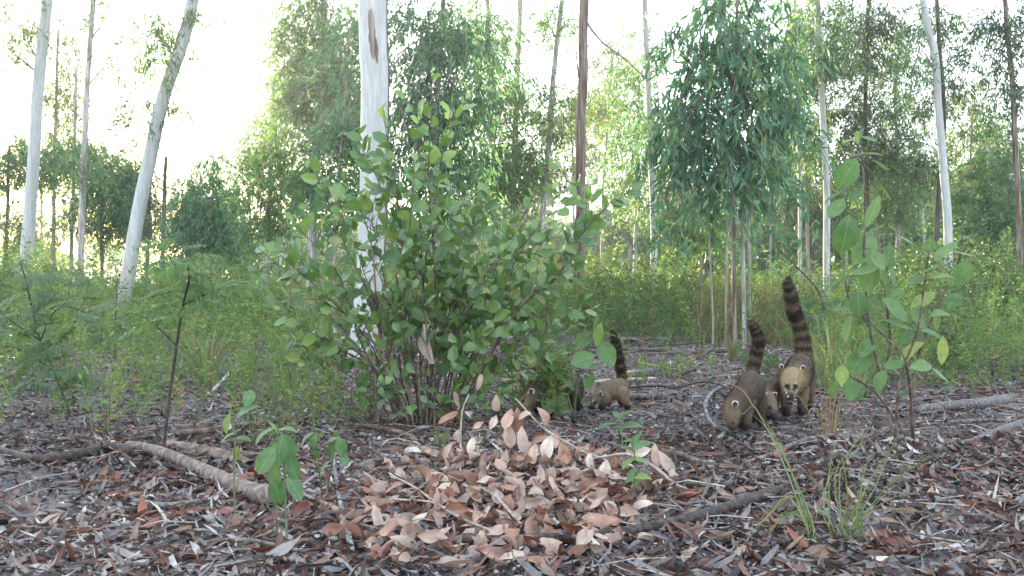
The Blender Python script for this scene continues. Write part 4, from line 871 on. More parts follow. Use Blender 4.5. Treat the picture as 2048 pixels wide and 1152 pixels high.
# ------------------------------------------------------------------ bushes, saplings, seedlings and grasses in front
BUSH = [leaf_mesh('bush_leaf', M['bush_leaf'], U(.29, .35), obov, 6, U(.05, .35), U(-.35, .15), U(-.2, .2), .04, U(-.05, .05)) for i in range(7)]
def bush():
    base = G(np.array(850.), np.array(852.)); D = float(base[1])
    t = thing('bush', 'large round-leaved green bush in the middle, growing in front of the white trunk', 'bush', base)
    ends = [(764, 212), (718, 262), (865, 155), (838, 240), (905, 205), (640, 345), (588, 445), (497, 478), (515, 548), (560, 620), (600, 690), (655, 415), (690, 360), (785, 320), (830, 345), (905, 330), (945, 410), (985, 375), (1028, 430), (1085, 440), (1098, 330), (1150, 368), (1238, 385), (1185, 440), (1172, 490), (1132, 545), (1165, 600), (1105, 650), (1010, 640), (960, 555), (822, 480), (742, 510), (655, 555), (722, 640), (882, 440), (640, 712), (1060, 545), (1000, 505), (925, 500), (775, 590), (860, 600), (700, 450), (610, 520), (735, 400), (550, 500), (1130, 700), (1050, 705), (960, 690), (690, 740)]
    L_pos, L_dir, L_len = [], [], []
    for (ex, ey) in ends:
        dz = U(-.5, .5) * (1 if 560 < ex < 1130 else .6)
        e = P(ex, ey, D + dz); bpx = 850 + (ex - 850) * .17 + Nrm(10)
        s = G(np.array(bpx), np.array(850. + Nrm(5) + dz * 14)); s[2] -= .01
        m1 = s + (e - s) * .35 + np.array([(e[0] - s[0]) * -.08, dz * .1, .05]) + Nrm(.03, 3); m2 = s + (e - s) * .7 + np.array([(e[0] - s[0]) * -.04, 0, .03]) + Nrm(.03, 3)
        n = 20; sp = smooth_path([s, m1, m2, e], n); ln = np.linalg.norm(np.diff(sp, axis=0), axis=1).sum()
        mb = MB(); r0 = .0025 + .0028 * ln; tube(mb, sp, np.linspace(r0, .0016, n), 6, wob=.05)
        def leaves_on(pp, t0, step):
            l = np.linalg.norm(np.diff(pp, axis=0), axis=1).sum(); k = max(3, int(l * (1 - t0) / step))
            az = U(0, 6.28)
            for q in range(k):
                tt = t0 + (1 - t0) * (q + .7) / (k + .2); i = min(int(tt * (len(pp) - 1)), len(pp) - 2); p = pp[i] + (pp[i + 1] - pp[i]) * (tt * (len(pp) - 1) - i)
                tg = unit(pp[i + 1] - pp[i]); az += 2.4 + Nrm(.3)
                a = unit(np.cross(tg, [0.3, 1, .2])); b = np.cross(tg, a); rad = a * math.cos(az) + b * math.sin(az)
                L_pos.append(p); L_dir.append(rad * U(.7, 1.1) + tg * U(.3, .8) + np.array([0, 0, U(-.05, .35)])); L_len.append(U(.062, .102) * (.75 if q == k - 1 else 1))
            L_pos.append(pp[-1]); L_dir.append(unit(pp[-1] - pp[-2]) + Nrm(.15, 3)); L_len.append(U(.045, .065))
        leaves_on(sp, U(.14, .34), .047)
        for j in range(int(3 + ln * 3.2)):
            i = int(U(.32, .92) * (n - 1)); q = sp[i]; tg = unit(sp[i + 1] - sp[max(i - 1, 0)])
            dr = unit(tg * .8 + rand_dir(1, .15, .6)[0] * .9); tl = U(.12, .34) * (1 - .45 * i / n)
            e2 = q + dr * tl + np.array([0, 0, .03]); tp = smooth_path([q, (q + e2) / 2 + Nrm(.012, 3), e2], 7)
            tube(mb, tp, np.linspace(.0024, .0010, 7), 4); leaves_on(tp, .15, .045)
        mb.build('stem', M['twig'], t)
    # young leafy shoots round the foot
    for j in range(150):
        x, y = U(720, 1000), U(730, 840)
        p = P(x, y, D + U(-.32, .1)); L_pos.append(p); L_dir.append(rand_dir(1, .4, .6)[0]); L_len.append(U(.04, .07))
    L_pos, L_dir, L_len = np.array(L_pos), np.array(L_dir), np.array(L_len)
    qx = px_of(L_pos); thin = (qx[:, 0] > 690) & (qx[:, 0] < 775) & (qx[:, 1] > 440) & (qx[:, 1] < 740) & (RNG.random(len(L_pos)) < .62)
    thin |= RNG.random(len(L_pos)) < .14 + .4 * (vnoise(qx[:, 0] / 70, qx[:, 1] / 70, 91) < .36)
    L_pos, L_dir, L_len = L_pos[~thin], L_dir[~thin], L_len[~thin]
    order = np.argsort(L_pos[:, 1] + RNG.random(len(L_pos)) * .25)
    nrm = rand_dir(len(L_pos), 1.0, .7) + np.array([0, -.55, 0])
    for i in order[:300]: place_leaf('bush_leaf', BUSH[int(U(0, 7))], L_pos[i], L_dir[i], nrm[i], L_len[i], t)
    r = order[300:]; mb = MB(); leaf_batch(mb, L_pos[r], L_dir[r], nrm[r], L_len[r], L_len[r] * .31, U(-.3, .1, len(r)), U(.05, .35, len(r)), None, True, .5)
    tag(mb.build('foliage', M['bush_leaf_small'], t, smooth=False), kind='stuff')
    # dry strips and dead stalks caught in the foot of the bush
    mb = MB()
    for j in range(46):
        s = G(np.array(U(720, 930)), np.array(U(838, 872))); e = s + np.array([Nrm(.14), Nrm(.1), abs(Nrm(.12))])
        tube(mb, smooth_path([s, (s + e) / 2 + Nrm(.02, 3), e], 6), .0022, 4)
    tag(mb.build('dead_stalk', M['twig'], t), kind='stuff')
bush()
def hanging_dry(px, py, d, label):
    t = thing('hanging_bark', label, 'bark', P(px, py - 40, d)); mb = MB()
    for k in range(3):
        n = 9; pts = smooth_path([P(px + k * 5, py - 42, d), P(px + 8 - k * 8, py, d - .02), P(px + 14 + Nrm(6), py + 38, d)], n); w = .008 * np.sin(np.linspace(.3, 3, n)) + .003
        sx = np.array([1, .4, 0]); v = np.stack([pts - w[:, None] * sx, pts + w[:, None] * sx], 1).reshape(-1, 3)
        mb.add(v, None, [[2 * i, 2 * i + 1, 2 * i + 3, 2 * i + 2] for i in range(n - 1)])
    mb.build('strip', M['bark_tan'], t)
hanging_dry(848, 690, 4.8, 'dry brown bark shreds caught among the stems of the bush')

SAGE = [leaf_mesh('broad_leaf', M['sage_leaf'], U(.29, .35), oval, 7, U(.05, .3), U(-.45, .1), U(-.25, .25), .05, U(-.06, .06)) for i in range(7)]
NARROW = [leaf_mesh('broad_leaf', M['sage_leaf'], U(.17, .21), oval, 7, U(.1, .4), U(-.5, .05), U(-.25, .25), .04, U(-.06, .06)) for i in range(4)]
def leafy(name, label, cat, base_px, stems, leaves, D, stem_mat='green_stem', lib=SAGE, w=(6, 3), lname='leaf', group=None, jit=.12, narrow=()):
    """a plant from listed stems (pixel paths) and listed leaves (px, py, length px, angle in degrees, how far it turns edge on)"""
    base = G(np.array(float(base_px[0])), np.array(float(base_px[1]))); D = float(base[1]) if D is None else D
    t = thing(name, label, cat, base, group); S_ = []
    for st in stems:
        off = np.cumsum(Nrm(.05, len(st))); pts = [P(x, y, D + (off[i] if i else 0)) for i, (x, y) in enumerate(st)]
        if abs(st[0][1] - base_px[1]) < 30: pts[0] = G(np.array(float(st[0][0])), np.array(float(base_px[1]))) - np.array([0, 0, .01])
        sp = smooth_path(pts, 18); mb = MB(); tube(mb, sp, np.linspace(w[0], w[1], 18) * D / F / 2, 6, wob=.04); mb.build('stem', M[stem_mat], t); S_.append(sp)
    allp = np.concatenate(S_); pet = MB()
    for i, lf in enumerate(leaves):
        x, y, l, a = lf[:4]; edge = lf[4] if len(lf) > 4 else .35
        an = math.radians(a); px = px_of(allp); c = np.array([x - math.cos(an) * l / 2, y + math.sin(an) * l / 2])
        j = int(np.argmin(((px - c) ** 2).sum(1))); d = allp[j][1] + U(-jit, jit * .4)
        p = P(c[0], c[1], d); dr = np.array([math.cos(an), U(-.45, .25), math.sin(an)])
        nn = np.array([Nrm(.3), -1 + edge, .25 + edge * 1.6])
        L = l * d / F * 1.06
        me = (NARROW if lib is SAGE and (i % 4 == 3 or edge > .75) else lib); place_leaf(lname, me[int(U(0, len(me)))], p, dr, nn, L, t)
        if np.linalg.norm(allp[j] - p) > .006: tube(pet, smooth_path([allp[j], (allp[j] + p) / 2 + np.array([0, 0, .006]), p], 5), np.linspace(.0018, .0012, 5), 4)
    if pet.n: tag(pet.build('petiole', M['green_stem'], t), kind='stuff')
    return t
leafy('large_leaved_shrub', 'tall sparse shrub with large oval sage green leaves right of the coatis', 'shrub', (1825, 885),
      [[(1828, 886), (1822, 800), (1815, 745), (1800, 700), (1745, 650), (1715, 590)], [(1826, 880), (1822, 800), (1850, 750), (1885, 690), (1908, 650)], [(1790, 880), (1762, 760), (1738, 650), (1728, 520), (1730, 400), (1722, 290), (1718, 272)],
       [(1790, 870), (1800, 760), (1835, 660), (1848, 575), (1858, 500)], [(1762, 760), (1780, 690), (1772, 600), (1760, 500), (1752, 440)], [(1822, 800), (1840, 700), (1880, 600), (1918, 520), (1926, 445)], [(1825, 880), (1755, 790), (1700, 750), (1672, 720)], [(1738, 650), (1700, 600), (1690, 560)]],
      [(1700, 283, 30, 200, .6), (1712, 276, 28, 110, .4), (1735, 280, 34, -20, .6), (1722, 268, 26, 70, .4), (1740, 306, 42, 15, .85), (1716, 310, 44, 195, .85), (1695, 346, 68, 240, .3), (1765, 372, 66, -48, .6), (1672, 386, 62, 190, .95), (1674, 417, 50, 235, .35), (1712, 392, 40, 225, .5), (1747, 422, 66, 250, .3),
       (1692, 468, 78, 262, .3), (1724, 497, 80, 235, .1), (1812, 486, 62, -38, .6), (1776, 512, 54, 260, .35), (1740, 552, 62, 265, .35), (1784, 545, 74, -55, .7), (1682, 560, 64, 200, .9), (1768, 568, 54, 280, .4), (1894, 503, 56, 225, .7), (1930, 478, 40, 190, .8), (1928, 508, 50, -12, .7), (1874, 550, 58, 20, .6), (1834, 562, 70, 192, .95), (1882, 577, 56, 0, .95), (1929, 545, 56, 258, .35), (1862, 537, 44, 200, .9), (1926, 452, 34, 30, .9),
       (1728, 542, 60, 205, .7), (1716, 606, 54, 270, .1), (1720, 626, 50, 180, .9), (1770, 566, 56, 285, .4), (1789, 622, 68, 145, .3), (1828, 620, 46, 40, .9), (1698, 656, 58, 258, .6), (1818, 676, 44, 200, .3), (1822, 700, 62, 210, .6), (1722, 722, 66, 235, .1), (1848, 731, 62, 10, .15), (1884, 624, 50, 25, .5), (1906, 600, 44, 60, .6), (1683, 749, 40, 265, .4), (1668, 781, 44, 250, .6), (1702, 776, 48, 265, .5), (1882, 700, 58, 262, .8), (1912, 640, 48, -70, .6), (1745, 460, 44, 30, .7), (1760, 330, 40, -30, .8), (1706, 430, 36, 150, .8), (1858, 492, 36, 90, .7), (1846, 520, 40, 150, .8), (1735, 690, 52, 215, .5), (1760, 760, 46, 240, .5), (1790, 730, 50, 200, .6), (1800, 650, 56, 160, .5), (1770, 660, 48, 30, .7), (1865, 670, 50, -20, .6), (1838, 640, 46, 130, .6), (1742, 600, 52, 30, .6), (1690, 620, 50, 190, .7), (1880, 750, 44, -40, .6), (1720, 790, 40, 230, .6), (1810, 790, 42, 20, .7), (1705, 540, 50, 170, .8), (1755, 520, 46, -60, .4), (1850, 600, 52, 215, .4), (1900, 560, 46, -60, .5), (1870, 640, 44, 100, .6), (1786, 590, 50, 200, .4)],
      None, 'twig', w=(6, 3))
# broad-leaved seedling beside the bush, over the hidden coati
leafy('broad_leaved_seedling', 'seedling with large bright leaves between the bush and the small coati', 'seedling', (1147, 838), [[(1148, 838), (1155, 760), (1172, 700), (1188, 660)], [(1150, 820), (1128, 770), (1112, 745)]],
      [(1166, 680, 46, 230, .2), (1212, 706, 60, -60, .2), (1163, 720, 54, 200, .1), (1196, 668, 48, 255, .4), (1190, 645, 34, 80, .7), (1210, 668, 46, -10, .9), (1184, 735, 40, 0, .6), (1130, 762, 50, -50, .3), (1100, 800, 56, 262, .2), (1122, 806, 48, 280, .5), (1082, 700, 46, 150, .8), (1060, 690, 44, 175, .6), (1180, 762, 34, 240, .7)], None, w=(5, 3), lib=SAGE)
SEED = [leaf_mesh('seedling_leaf', M['seedling_leaf'], U(.24, .3), oval, 7, U(.1, .35), U(-.6, -.1), U(-.2, .2), .04) for i in range(5)]
leafy('front_seedling', 'seedling with long oval drooping leaves before the pale fallen log', 'seedling', (556, 1090), [[(556, 1090), (551, 1000), (548, 920), (556, 862)], [(574, 1075), (570, 980), (566, 900), (562, 870)]],
      [(528, 862, 52, 195, .9), (572, 853, 44, 25, .9), (534, 918, 62, 235, .4), (560, 900, 62, 262, .3), (576, 895, 66, -65, .3), (587, 934, 58, -70, .5), (551, 950, 52, 268, .3), (553, 980, 62, 265, .2), (592, 975, 52, -50, .8), (548, 855, 30, 120, .8)], None, lib=SEED, w=(5, 3))
leafy('small_seedling', 'small seedling with upright leaves left of the front seedling', 'seedling', (470, 1042), [[(470, 1042), (468, 940), (470, 880)]], [(455, 846, 42, 255, .5), (489, 818, 50, 50, .7), (497, 795, 40, 70, .7), (484, 872, 40, 20, .8), (452, 872, 34, 200, .8), (474, 905, 30, 265, .6)], None, lib=SEED, w=(4, 3))
leafy('small_seedling', 'pair of small green seedlings right of the front seedling', 'seedling', (645, 985), [[(645, 985), (636, 930), (628, 880)], [(652, 985), (665, 920), (672, 872)]],
      [(624, 885, 38, 240, .4), (612, 872, 36, 200, .8), (640, 870, 32, 60, .8), (630, 905, 32, 265, .5), (682, 893, 42, -75, .3), (660, 880, 36, 190, .7), (662, 902, 40, 258, .3), (675, 862, 34, 60, .8), (648, 935, 36, 230, .6), (690, 915, 34, -40, .7)], None, lib=SEED, w=(4, 3))
leafy('small_seedling', 'three leaved seedling in front of the small coati', 'seedling', (1246, 908), [[(1246, 908), (1244, 870), (1242, 838)]], [(1216, 848, 46, 178, .9), (1262, 846, 48, 28, .6), (1240, 832, 34, 110, .5), (1250, 824, 32, 60, .6), (1236, 862, 26, 200, .7), (1256, 880, 24, 20, .7)], None, lib=SEED, w=(4, 2))
leafy('small_seedling', 'low leafy seedling among the dry leaves right of the heap', 'seedling', (1270, 985), [[(1270, 985), (1270, 940), (1268, 895)], [(1274, 985), (1285, 945), (1290, 925)]],
      [(1255, 922, 36, 200, .7), (1284, 888, 46, 35, .6), (1268, 880, 34, 80, .5), (1258, 895, 30, 140, .6), (1278, 915, 36, 10, .7), (1262, 945, 36, 215, .6), (1285, 950, 38, 20, .5), (1274, 960, 34, 265, .5), (1252, 962, 28, 190, .7), (1296, 968, 32, -15, .7), (1270, 972, 30, 240, .6)], None, lib=SEED, w=(4, 2))

# ferny acacia saplings
def frond_mesh(mtl, npair, sweep, droop):
    mb = MB(); B, D_, N_, L_, W_ = [], [], [], [], []
    for i in range(npair):
        t = .12 + .86 * i / (npair - 1); z = -droop * t * t
        pl = .34 * math.sin(PI * (.15 + .8 * t)) + .04
        for sgn in (-1, 1):
            o = np.array([0, t, z]); dr = unit(np.array([sgn, sweep, -.1 + Nrm(.06)]))
            k = 6
            for q in range(k):
                s = (q + .8) / k; b = o + dr * pl * s - np.array([0, 0, .04 * s * s])
                for g in (-1, 1):
                    B.append(b); D_.append(unit(np.array([0, g, 0]) + dr * .55 + np.array([0, 0, Nrm(.12)]))); N_.append([0, 0, 1.]); L_.append(.085 * (1.05 - .4 * s)); W_.append(.020)
    leaf_batch(mb, np.array(B), np.array(D_), np.array(N_), np.array(L_), np.array(W_), 0, .1, None)
    mb.add([[-.006, 0, 0], [.006, 0, 0], [.003, .5, -droop * .25], [-.003, .5, -droop * .25], [0, 1, -droop]], [[3, 2, 4]], [[0, 1, 2, 3]], .8)
    return mb.mesh('frond', mtl, smooth=False)
def pinnate_mesh(mtl, npair, droop):
    mb = MB(); t = np.repeat(np.linspace(.14, .97, npair), 2); sg = np.tile([-1., 1.], npair); n = len(t)
    B = np.stack([np.zeros(n), t, -droop * t * t], -1); Dr = unit(np.stack([sg, .45 + Nrm(.08, n), -.15 + Nrm(.12, n)], -1))
    L = .27 * np.sin(PI * (.16 + .72 * t)) * U(.85, 1.1, n)
    leaf_batch(mb, B, Dr, np.tile([0, 0, 1.], (n, 1)) + Nrm(.15, (n, 3)), L, L * .14, -.25, .2, None, True)
    mb.add([[-.006, 0, 0], [.006, 0, 0], [.003, .5, -droop * .25], [-.003, .5, -droop * .25], [0, 1, -droop]], [[3, 2, 4]], [[0, 1, 2, 3]], .8)
    return mb.mesh('frond', mtl, smooth=False)
FR = {k: [frond_mesh(M[k], int(U(7, 10)), U(.35, .6), U(.05, .3)) for _ in range(4)] for k in ('fern_leaf_dull',)}
FR['fern_leaf'] = [pinnate_mesh(M['fern_leaf'], int(U(11, 15)), U(.1, .4)) for _ in range(4)]
FR['fern_leaf_dull'][1:] = [pinnate_mesh(M['fern_leaf_dull'], int(U(11, 15)), U(.1, .4)) for _ in range(3)]
def acacia(label, base_px, stems, fronds, mtl, w=(9, 4), D=None):
    base = G(np.array(float(base_px[0])), np.array(float(base_px[1]))); D = float(base[1])
    t = thing('ferny_sapling', label, 'sapling', base); S_ = []
    for si, st in enumerate(stems):
        off = np.cumsum(Nrm(.06, len(st))); pts = [P(x, y, D + (off[i] if i else 0)) for i, (x, y) in enumerate(st)]
        if abs(st[0][1] - base_px[1]) < 20: pts[0] = base - np.array([0, 0, .01])
        sp = smooth_path(pts, 20); mb = MB(); tube(mb, sp, np.linspace(w[0], w[1], 20) * (.42 if si else .8) * D / F / 2, 6, wob=.06); mb.build('stem', M['wood_dark'], t); S_.append(sp)
    allp = np.concatenate(S_); pt = MB()
    for (x, y, l, a) in fronds:
        an = math.radians(a); c = np.array([x, y]); j = int(np.argmin(((px_of(allp) - c) ** 2).sum(1)))
        p = P(x, y, allp[j][1] + U(-.2, .12)); dr = np.array([math.cos(an), U(-.7, .5), math.sin(an)])
        place_leaf('frond', FR[mtl][int(U(0, 4))], p, dr, rand_dir(1)[0] * .5 + np.array([0, -.45, .9]), l * D / F, t)
        tube(pt, smooth_path([allp[j], p], 3), .0016, 4)
    tag(pt.build('petiole', M['green_stem'], t), kind='stuff')
def scatter_fronds(boxes):
    r = []
    for (x0, y0, x1, y1, n, l) in boxes:
        for _ in range(int(n * .85)): r.append((U(x0, x1), U(y0, y1), l * U(.55, .95), U(-30, 40) if RNG.random() < .5 else U(140, 215)))
    return r
acacia('ferny yellow green sapling on a dark stem beside the pale fallen log', (325, 912), [[(325, 912), (338, 800), (352, 700), (366, 610), (378, 560), (374, 520)], [(366, 610), (420, 585), (470, 570)], [(352, 690), (310, 650), (280, 630)], [(378, 560), (350, 530), (330, 500)]],
       scatter_fronds([(330, 500, 440, 590, 20, 105), (380, 560, 500, 620, 12, 105), (300, 560, 370, 660, 9, 95), (340, 480, 420, 540, 8, 90)]), 'fern_leaf')
acacia('dull ferny sapling at the left border with drooping fronds', (143, 832), [[(143, 832), (106, 738), (80, 680), (55, 575), (40, 520)], [(80, 680), (120, 615), (190, 632)], [(106, 738), (40, 700), (0, 690)], [(80, 680), (20, 640), (-20, 600)]],
       scatter_fronds([(-30, 560, 90, 700, 16, 110), (30, 640, 190, 790, 18, 110), (60, 560, 190, 640, 12, 100), (0, 700, 110, 790, 10, 100)]), 'fern_leaf_dull', (7, 3))
acacia('dull ferny sapling on a black stem in front of the leaning trunk', (229, 725), [[(229, 725), (231, 640), (234, 585)], [(231, 640), (190, 628), (150, 618)], [(231, 640), (270, 620), (300, 600)]],
       scatter_fronds([(180, 560, 310, 680, 16, 75), (120, 600, 240, 680, 9, 75)]), 'fern_leaf_dull', (7, 3))
acacia('small ferny plant left of the large-leaved shrub behind the tails', (1655, 745), [[(1655, 745), (1650, 660), (1640, 590), (1600, 540), (1545, 485)], [(1650, 660), (1690, 600), (1700, 560)]],
       scatter_fronds([(1610, 570, 1710, 680, 16, 75), (1560, 520, 1640, 590, 5, 60)]), 'fern_leaf_dull', (5, 3))

# grasses with blades one can tell apart
def blade(t, pts, w, mtl='grass_blade', var=.5):
    n = 11; sp = smooth_path(pts, n); tg = unit(np.gradient(sp, axis=0)); s = unit(np.cross(tg, np.array([Nrm(.3), 1, .3]))); u = np.cross(s, tg)
    ww = w * np.clip(1.06 - np.linspace(0, 1, n) ** 3.5, .05, 1); rows = np.stack([sp - s * ww[:, None] + u * ww[:, None] * .35, sp, sp + s * ww[:, None] + u * ww[:, None] * .35], 1).reshape(-1, 3)
    mb = MB().add(rows, None, [[i * 3 + k, i * 3 + k + 1, i * 3 + 4 + k, i * 3 + 3 + k] for i in range(n - 1) for k in (0, 1)], var); mb.build('blade', M[mtl], t)
def zz(x, y): return (1300 + x * .3652, 820 + y * .3652)
def front_grass():
    b = G(np.array(1665.), np.array(1085.)); D = float(b[1])
    t = thing('grass_tuft', 'sparse tuft of long thin grass blades at the front right', 'grass tuft', b)
    R_ = [[(880, 700), (850, 520), (700, 170), (585, 0)], [(985, 640), (960, 450), (870, 360), (780, 270)], [(1060, 680), (1010, 360), (1100, 220), (1240, 0)], [(1100, 660), (1230, 430), (1300, 260), (1410, 10)], [(1130, 640), (1290, 430), (1420, 330), (1600, 210)], [(1150, 620), (1240, 550), (1420, 545), (1640, 585)],
          [(870, 680), (800, 470), (640, 590), (480, 775)], [(890, 680), (830, 540), (690, 620), (520, 775)], [(900, 700), (840, 680), (700, 715), (540, 775)], [(1090, 660), (1135, 620), (1180, 690), (1205, 790)], [(1050, 700), (1070, 690), (1090, 730), (1102, 790)], [(1080, 710), (1190, 690), (1330, 705), (1490, 725)], [(880, 720), (860, 700), (845, 740), (835, 775)],
          [(1055, 660), (1080, 480), (1070, 350), (1040, 200)], [(980, 660), (985, 540), (980, 400), (1000, 160)], [(860, 640), (830, 500), (770, 330), (740, 250)], [(1140, 640), (1150, 480), (1180, 330), (1230, 210)], [(900, 620), (930, 520), (990, 360), (1040, 330)], [(1110, 620), (1130, 540), (1165, 455), (1180, 430)], [(1090, 600), (1240, 330), (1300, 250), (1440, 240)], [(890, 660), (800, 560), (740, 590), (690, 660)],
          [(1000, 700), (960, 600), (900, 500), (800, 400)], [(1020, 700), (1100, 560), (1220, 420), (1290, 390)], [(1180, 600), (1290, 460), (1400, 380), (1540, 330)], [(870, 650), (760, 560), (650, 700), (560, 790)], [(1150, 610), (1260, 520), (1360, 470), (1480, 460)]]
    R_ = R_ + [[(x + U(-40, 40), y + U(-25, 25)) for x, y in r] for r in R_[::2]]
    for i, r in enumerate(R_):
        dd = D + np.cumsum(Nrm(.06, 4)); pts = [P(*zz(x, y), dd[k]) for k, (x, y) in enumerate(r)]; g = G(np.array(1665. + (zz(*r[0])[0] - 1665) * 1.3 + Nrm(14)), np.array(1085. + Nrm(14)))
        for p in pts: p[2] = max(p[2], float(gh(p[0], p[1])) + .012)
        pts = [g] + pts[0:]; blade(t, pts, U(.0017, .0028), var=[.6, .75, .88, .65, .5, .97][i % 6])
    mb = MB(); pts = [P(1612, 1052, D), P(1580, 960, D + .15), P(1548, 885, D + .35), P(1520, 832, D + .5), P(1505, 812, D + .55), P(1484, 829, D + .56), P(1472, 812, D + .56)]
    tube(mb, smooth_path(pts, 30), np.linspace(.003, .0018, 30), 5, var=.7); mb.build('hooked_stem', M['grass_blade'], t)
    mb = MB(); tube(mb, smooth_path([P(1508, 815, D + .55), P(1487, 783, D + .6), P(1460, 768, D + .62), P(1441, 764, D + .63)], 14), .0018, 5, var=.85); mb.build('dry_stem', M['dry_grass'], t)
front_grass()
def tuft(label, x, y, n, h, w, mtl='grass_blade', spread=.06, lean=.7, dry=.1):
    b = G(np.array(float(x)), np.array(float(y))); t = thing('grass_tuft', label, 'grass tuft', b)
    for i in range(n):
        az = U(0, 6.28); o = np.array([math.cos(az), math.sin(az), 0]); hh = h * U(.55, 1.05); bend = U(.15, lean)
        s = b + o * U(0, spread); s[2] = float(gh(s[0], s[1]))
        pts = [s, s + np.array([0, 0, hh * .5]) + o * hh * bend * .25, s + np.array([0, 0, hh * (.92 - bend * .25)]) + o * hh * bend * .62, s + np.array([0, 0, hh * (1 - bend * .55)]) + o * hh * bend]
        blade(t, pts, w * U(.7, 1.2), 'dry_grass' if RNG.random() < dry else mtl, U(0, .9))
tuft('bright green broad-bladed grass tuft left of the bush', 408, 778, 34, .44, .006, spread=.10)
tuft('green grass tuft under the ferny left saplings', 480, 770, 22, .30, .004, spread=.1)
tuft('small green grass tuft behind the grey coati', 1468, 722, 22, .26, .005, spread=.07)
tuft('small wispy grass tuft between the bush and the leaf heap', 880, 905, 16, .12, .0022, spread=.03, lean=.5, dry=0)
tuft('tiny grass tuft with upright blades among the dry leaves', 946, 925, 12, .10, .002, spread=.02, lean=.4, dry=0)
tuft('grass tuft with blades crossing the tail of the adult coati', 1668, 775, 40, .55, .0035, spread=.10, lean=.9)
tuft('loose green grass tuft left of the large-leaved shrub', 1720, 800, 26, .40, .003, spread=.12, lean=.8)
tuft('dry straw tuft at the foot of the large-leaved shrub', 1655, 880, 14, .26, .003, spread=.05, dry=.9)
tuft('straggly grass tuft right of the large-leaved shrub', 1925, 740, 30, .5, .003, spread=.16, lean=.8)

def wispy(label, x, y, n, h, k, L, wr, mtl='weed', spread=.1, name='leafy_weed', cat='weed', up=.5, group=None):
    b = G(np.array(float(x)), np.array(float(y))); t = thing(name, label, cat, b, group); mb = MB()
    pts = b + RNG.normal(size=(n, 3)) * [spread, spread, 0]; pts[:, 2] = gh(pts[:, 0], pts[:, 1])
    weeds(mb, pts, h * U(.6, 1.05, n), k, L, wr, up); tag(mb.build('foliage', M[mtl], t, smooth=False), kind='stuff')
    for i in range(min(n, 8)):
        m_ = MB(); e = pts[i] + np.array([Nrm(.03), Nrm(.03), h * .8]); tube(m_, smooth_path([pts[i], (pts[i] + e) / 2 + Nrm(.008, 3), e], 7), np.linspace(.003, .0015, 7), 5); m_.build('stem', M['twig'], t)
wispy('pale feathery weed patch left of the bush foot', 545, 812, 22, .46, 42, .05, .11, spread=.13)
wispy('feathery thin-leaved weed between grass tuft and bush', 600, 790, 18, .40, 36, .045, .12, spread=.14)
wispy('reddish stalked weed left of the bush', 575, 890, 12, .34, 20, .035, .25, spread=.10)
wispy('leafy weed touching the left side of the bush foot', 680, 850, 14, .34, 26, .04, .36, spread=.12)
wispy('fine leaved dark shrub at the right flank of the bush', 1085, 838, 22, .44, 54, .045, .34, 'weed', spread=.09)
wispy('small fern-green weed behind the young coati', 1535, 742, 14, .16, 26, .035, .4, 'fern_leaf', spread=.13)
wispy('low weed patch right of the brush heap', 1375, 745, 12, .14, 22, .03, .36, spread=.14)
wispy('narrow-leaved weed below the ferny left sapling', 240, 872, 7, .46, 14, .05, .2, spread=.05)
wispy('tall weed with drooping leaves at the left border', 30, 780, 12, .5, 26, .06, .22, 'weed_dark', spread=.16)
wispy('dense green weed right behind the large-leaved shrub', 1880, 760, 30, .75, 50, .05, .28, 'weed_dark', spread=.3)
wispy('slender weed just left of the large-leaved shrub', 1710, 760, 20, .62, 34, .06, .14, spread=.16)
wispy('light green weed between shrub and grey log', 1930, 720, 24, .55, 36, .05, .26, spread=.25)
wispy('small weed at the foot of the pale poles', 1330, 752, 10, .12, 16, .03, .35, spread=.1)
wispy('yellow green weed in the litter left of the ferny sapling', 285, 790, 8, .22, 16, .05, .4, spread=.1)

wispy('bright green leafy bush in the undergrowth right of the dark brown trunk', 1215, 650, 40, 1.0, 60, .075, .36, spread=.45, name='shrub', cat='shrub')
wispy('dark green shrub in the undergrowth left of the weeping tree stems', 1318, 655, 30, .95, 60, .075, .34, 'weed_dark', spread=.38, name='shrub', cat='shrub')
wispy('dark shrub below the far right trunk', 1995, 660, 40, 1.25, 70, .07, .4, 'weed_dark', spread=.5, name='shrub', cat='shrub')
wispy('tall green shrub standing left of the white curving trunk', 1838, 665, 34, 1.15, 60, .07, .36, 'weed_dark', spread=.4, name='shrub', cat='shrub')
wispy('light green shrub behind the ferny yellow green sapling', 450, 655, 36, 1.0, 60, .07, .3, spread=.45, name='shrub', cat='shrub')
wispy('leafy green shrub at the left border below the sun glow', 60, 665, 34, .95, 60, .065, .34, 'weed_dark', spread=.45, name='shrub', cat='shrub')
wispy('low yellowish shrub between the leaning trunk and the slender trunk', 175, 660, 26, .85, 50, .065, .32, spread=.4, name='shrub', cat='shrub')
wispy('reddish brown withered shrub behind the tail of the grey coati', 1500, 672, 26, .75, 40, .05, .22, 'dry_grass', spread=.35, name='shrub', cat='shrub')
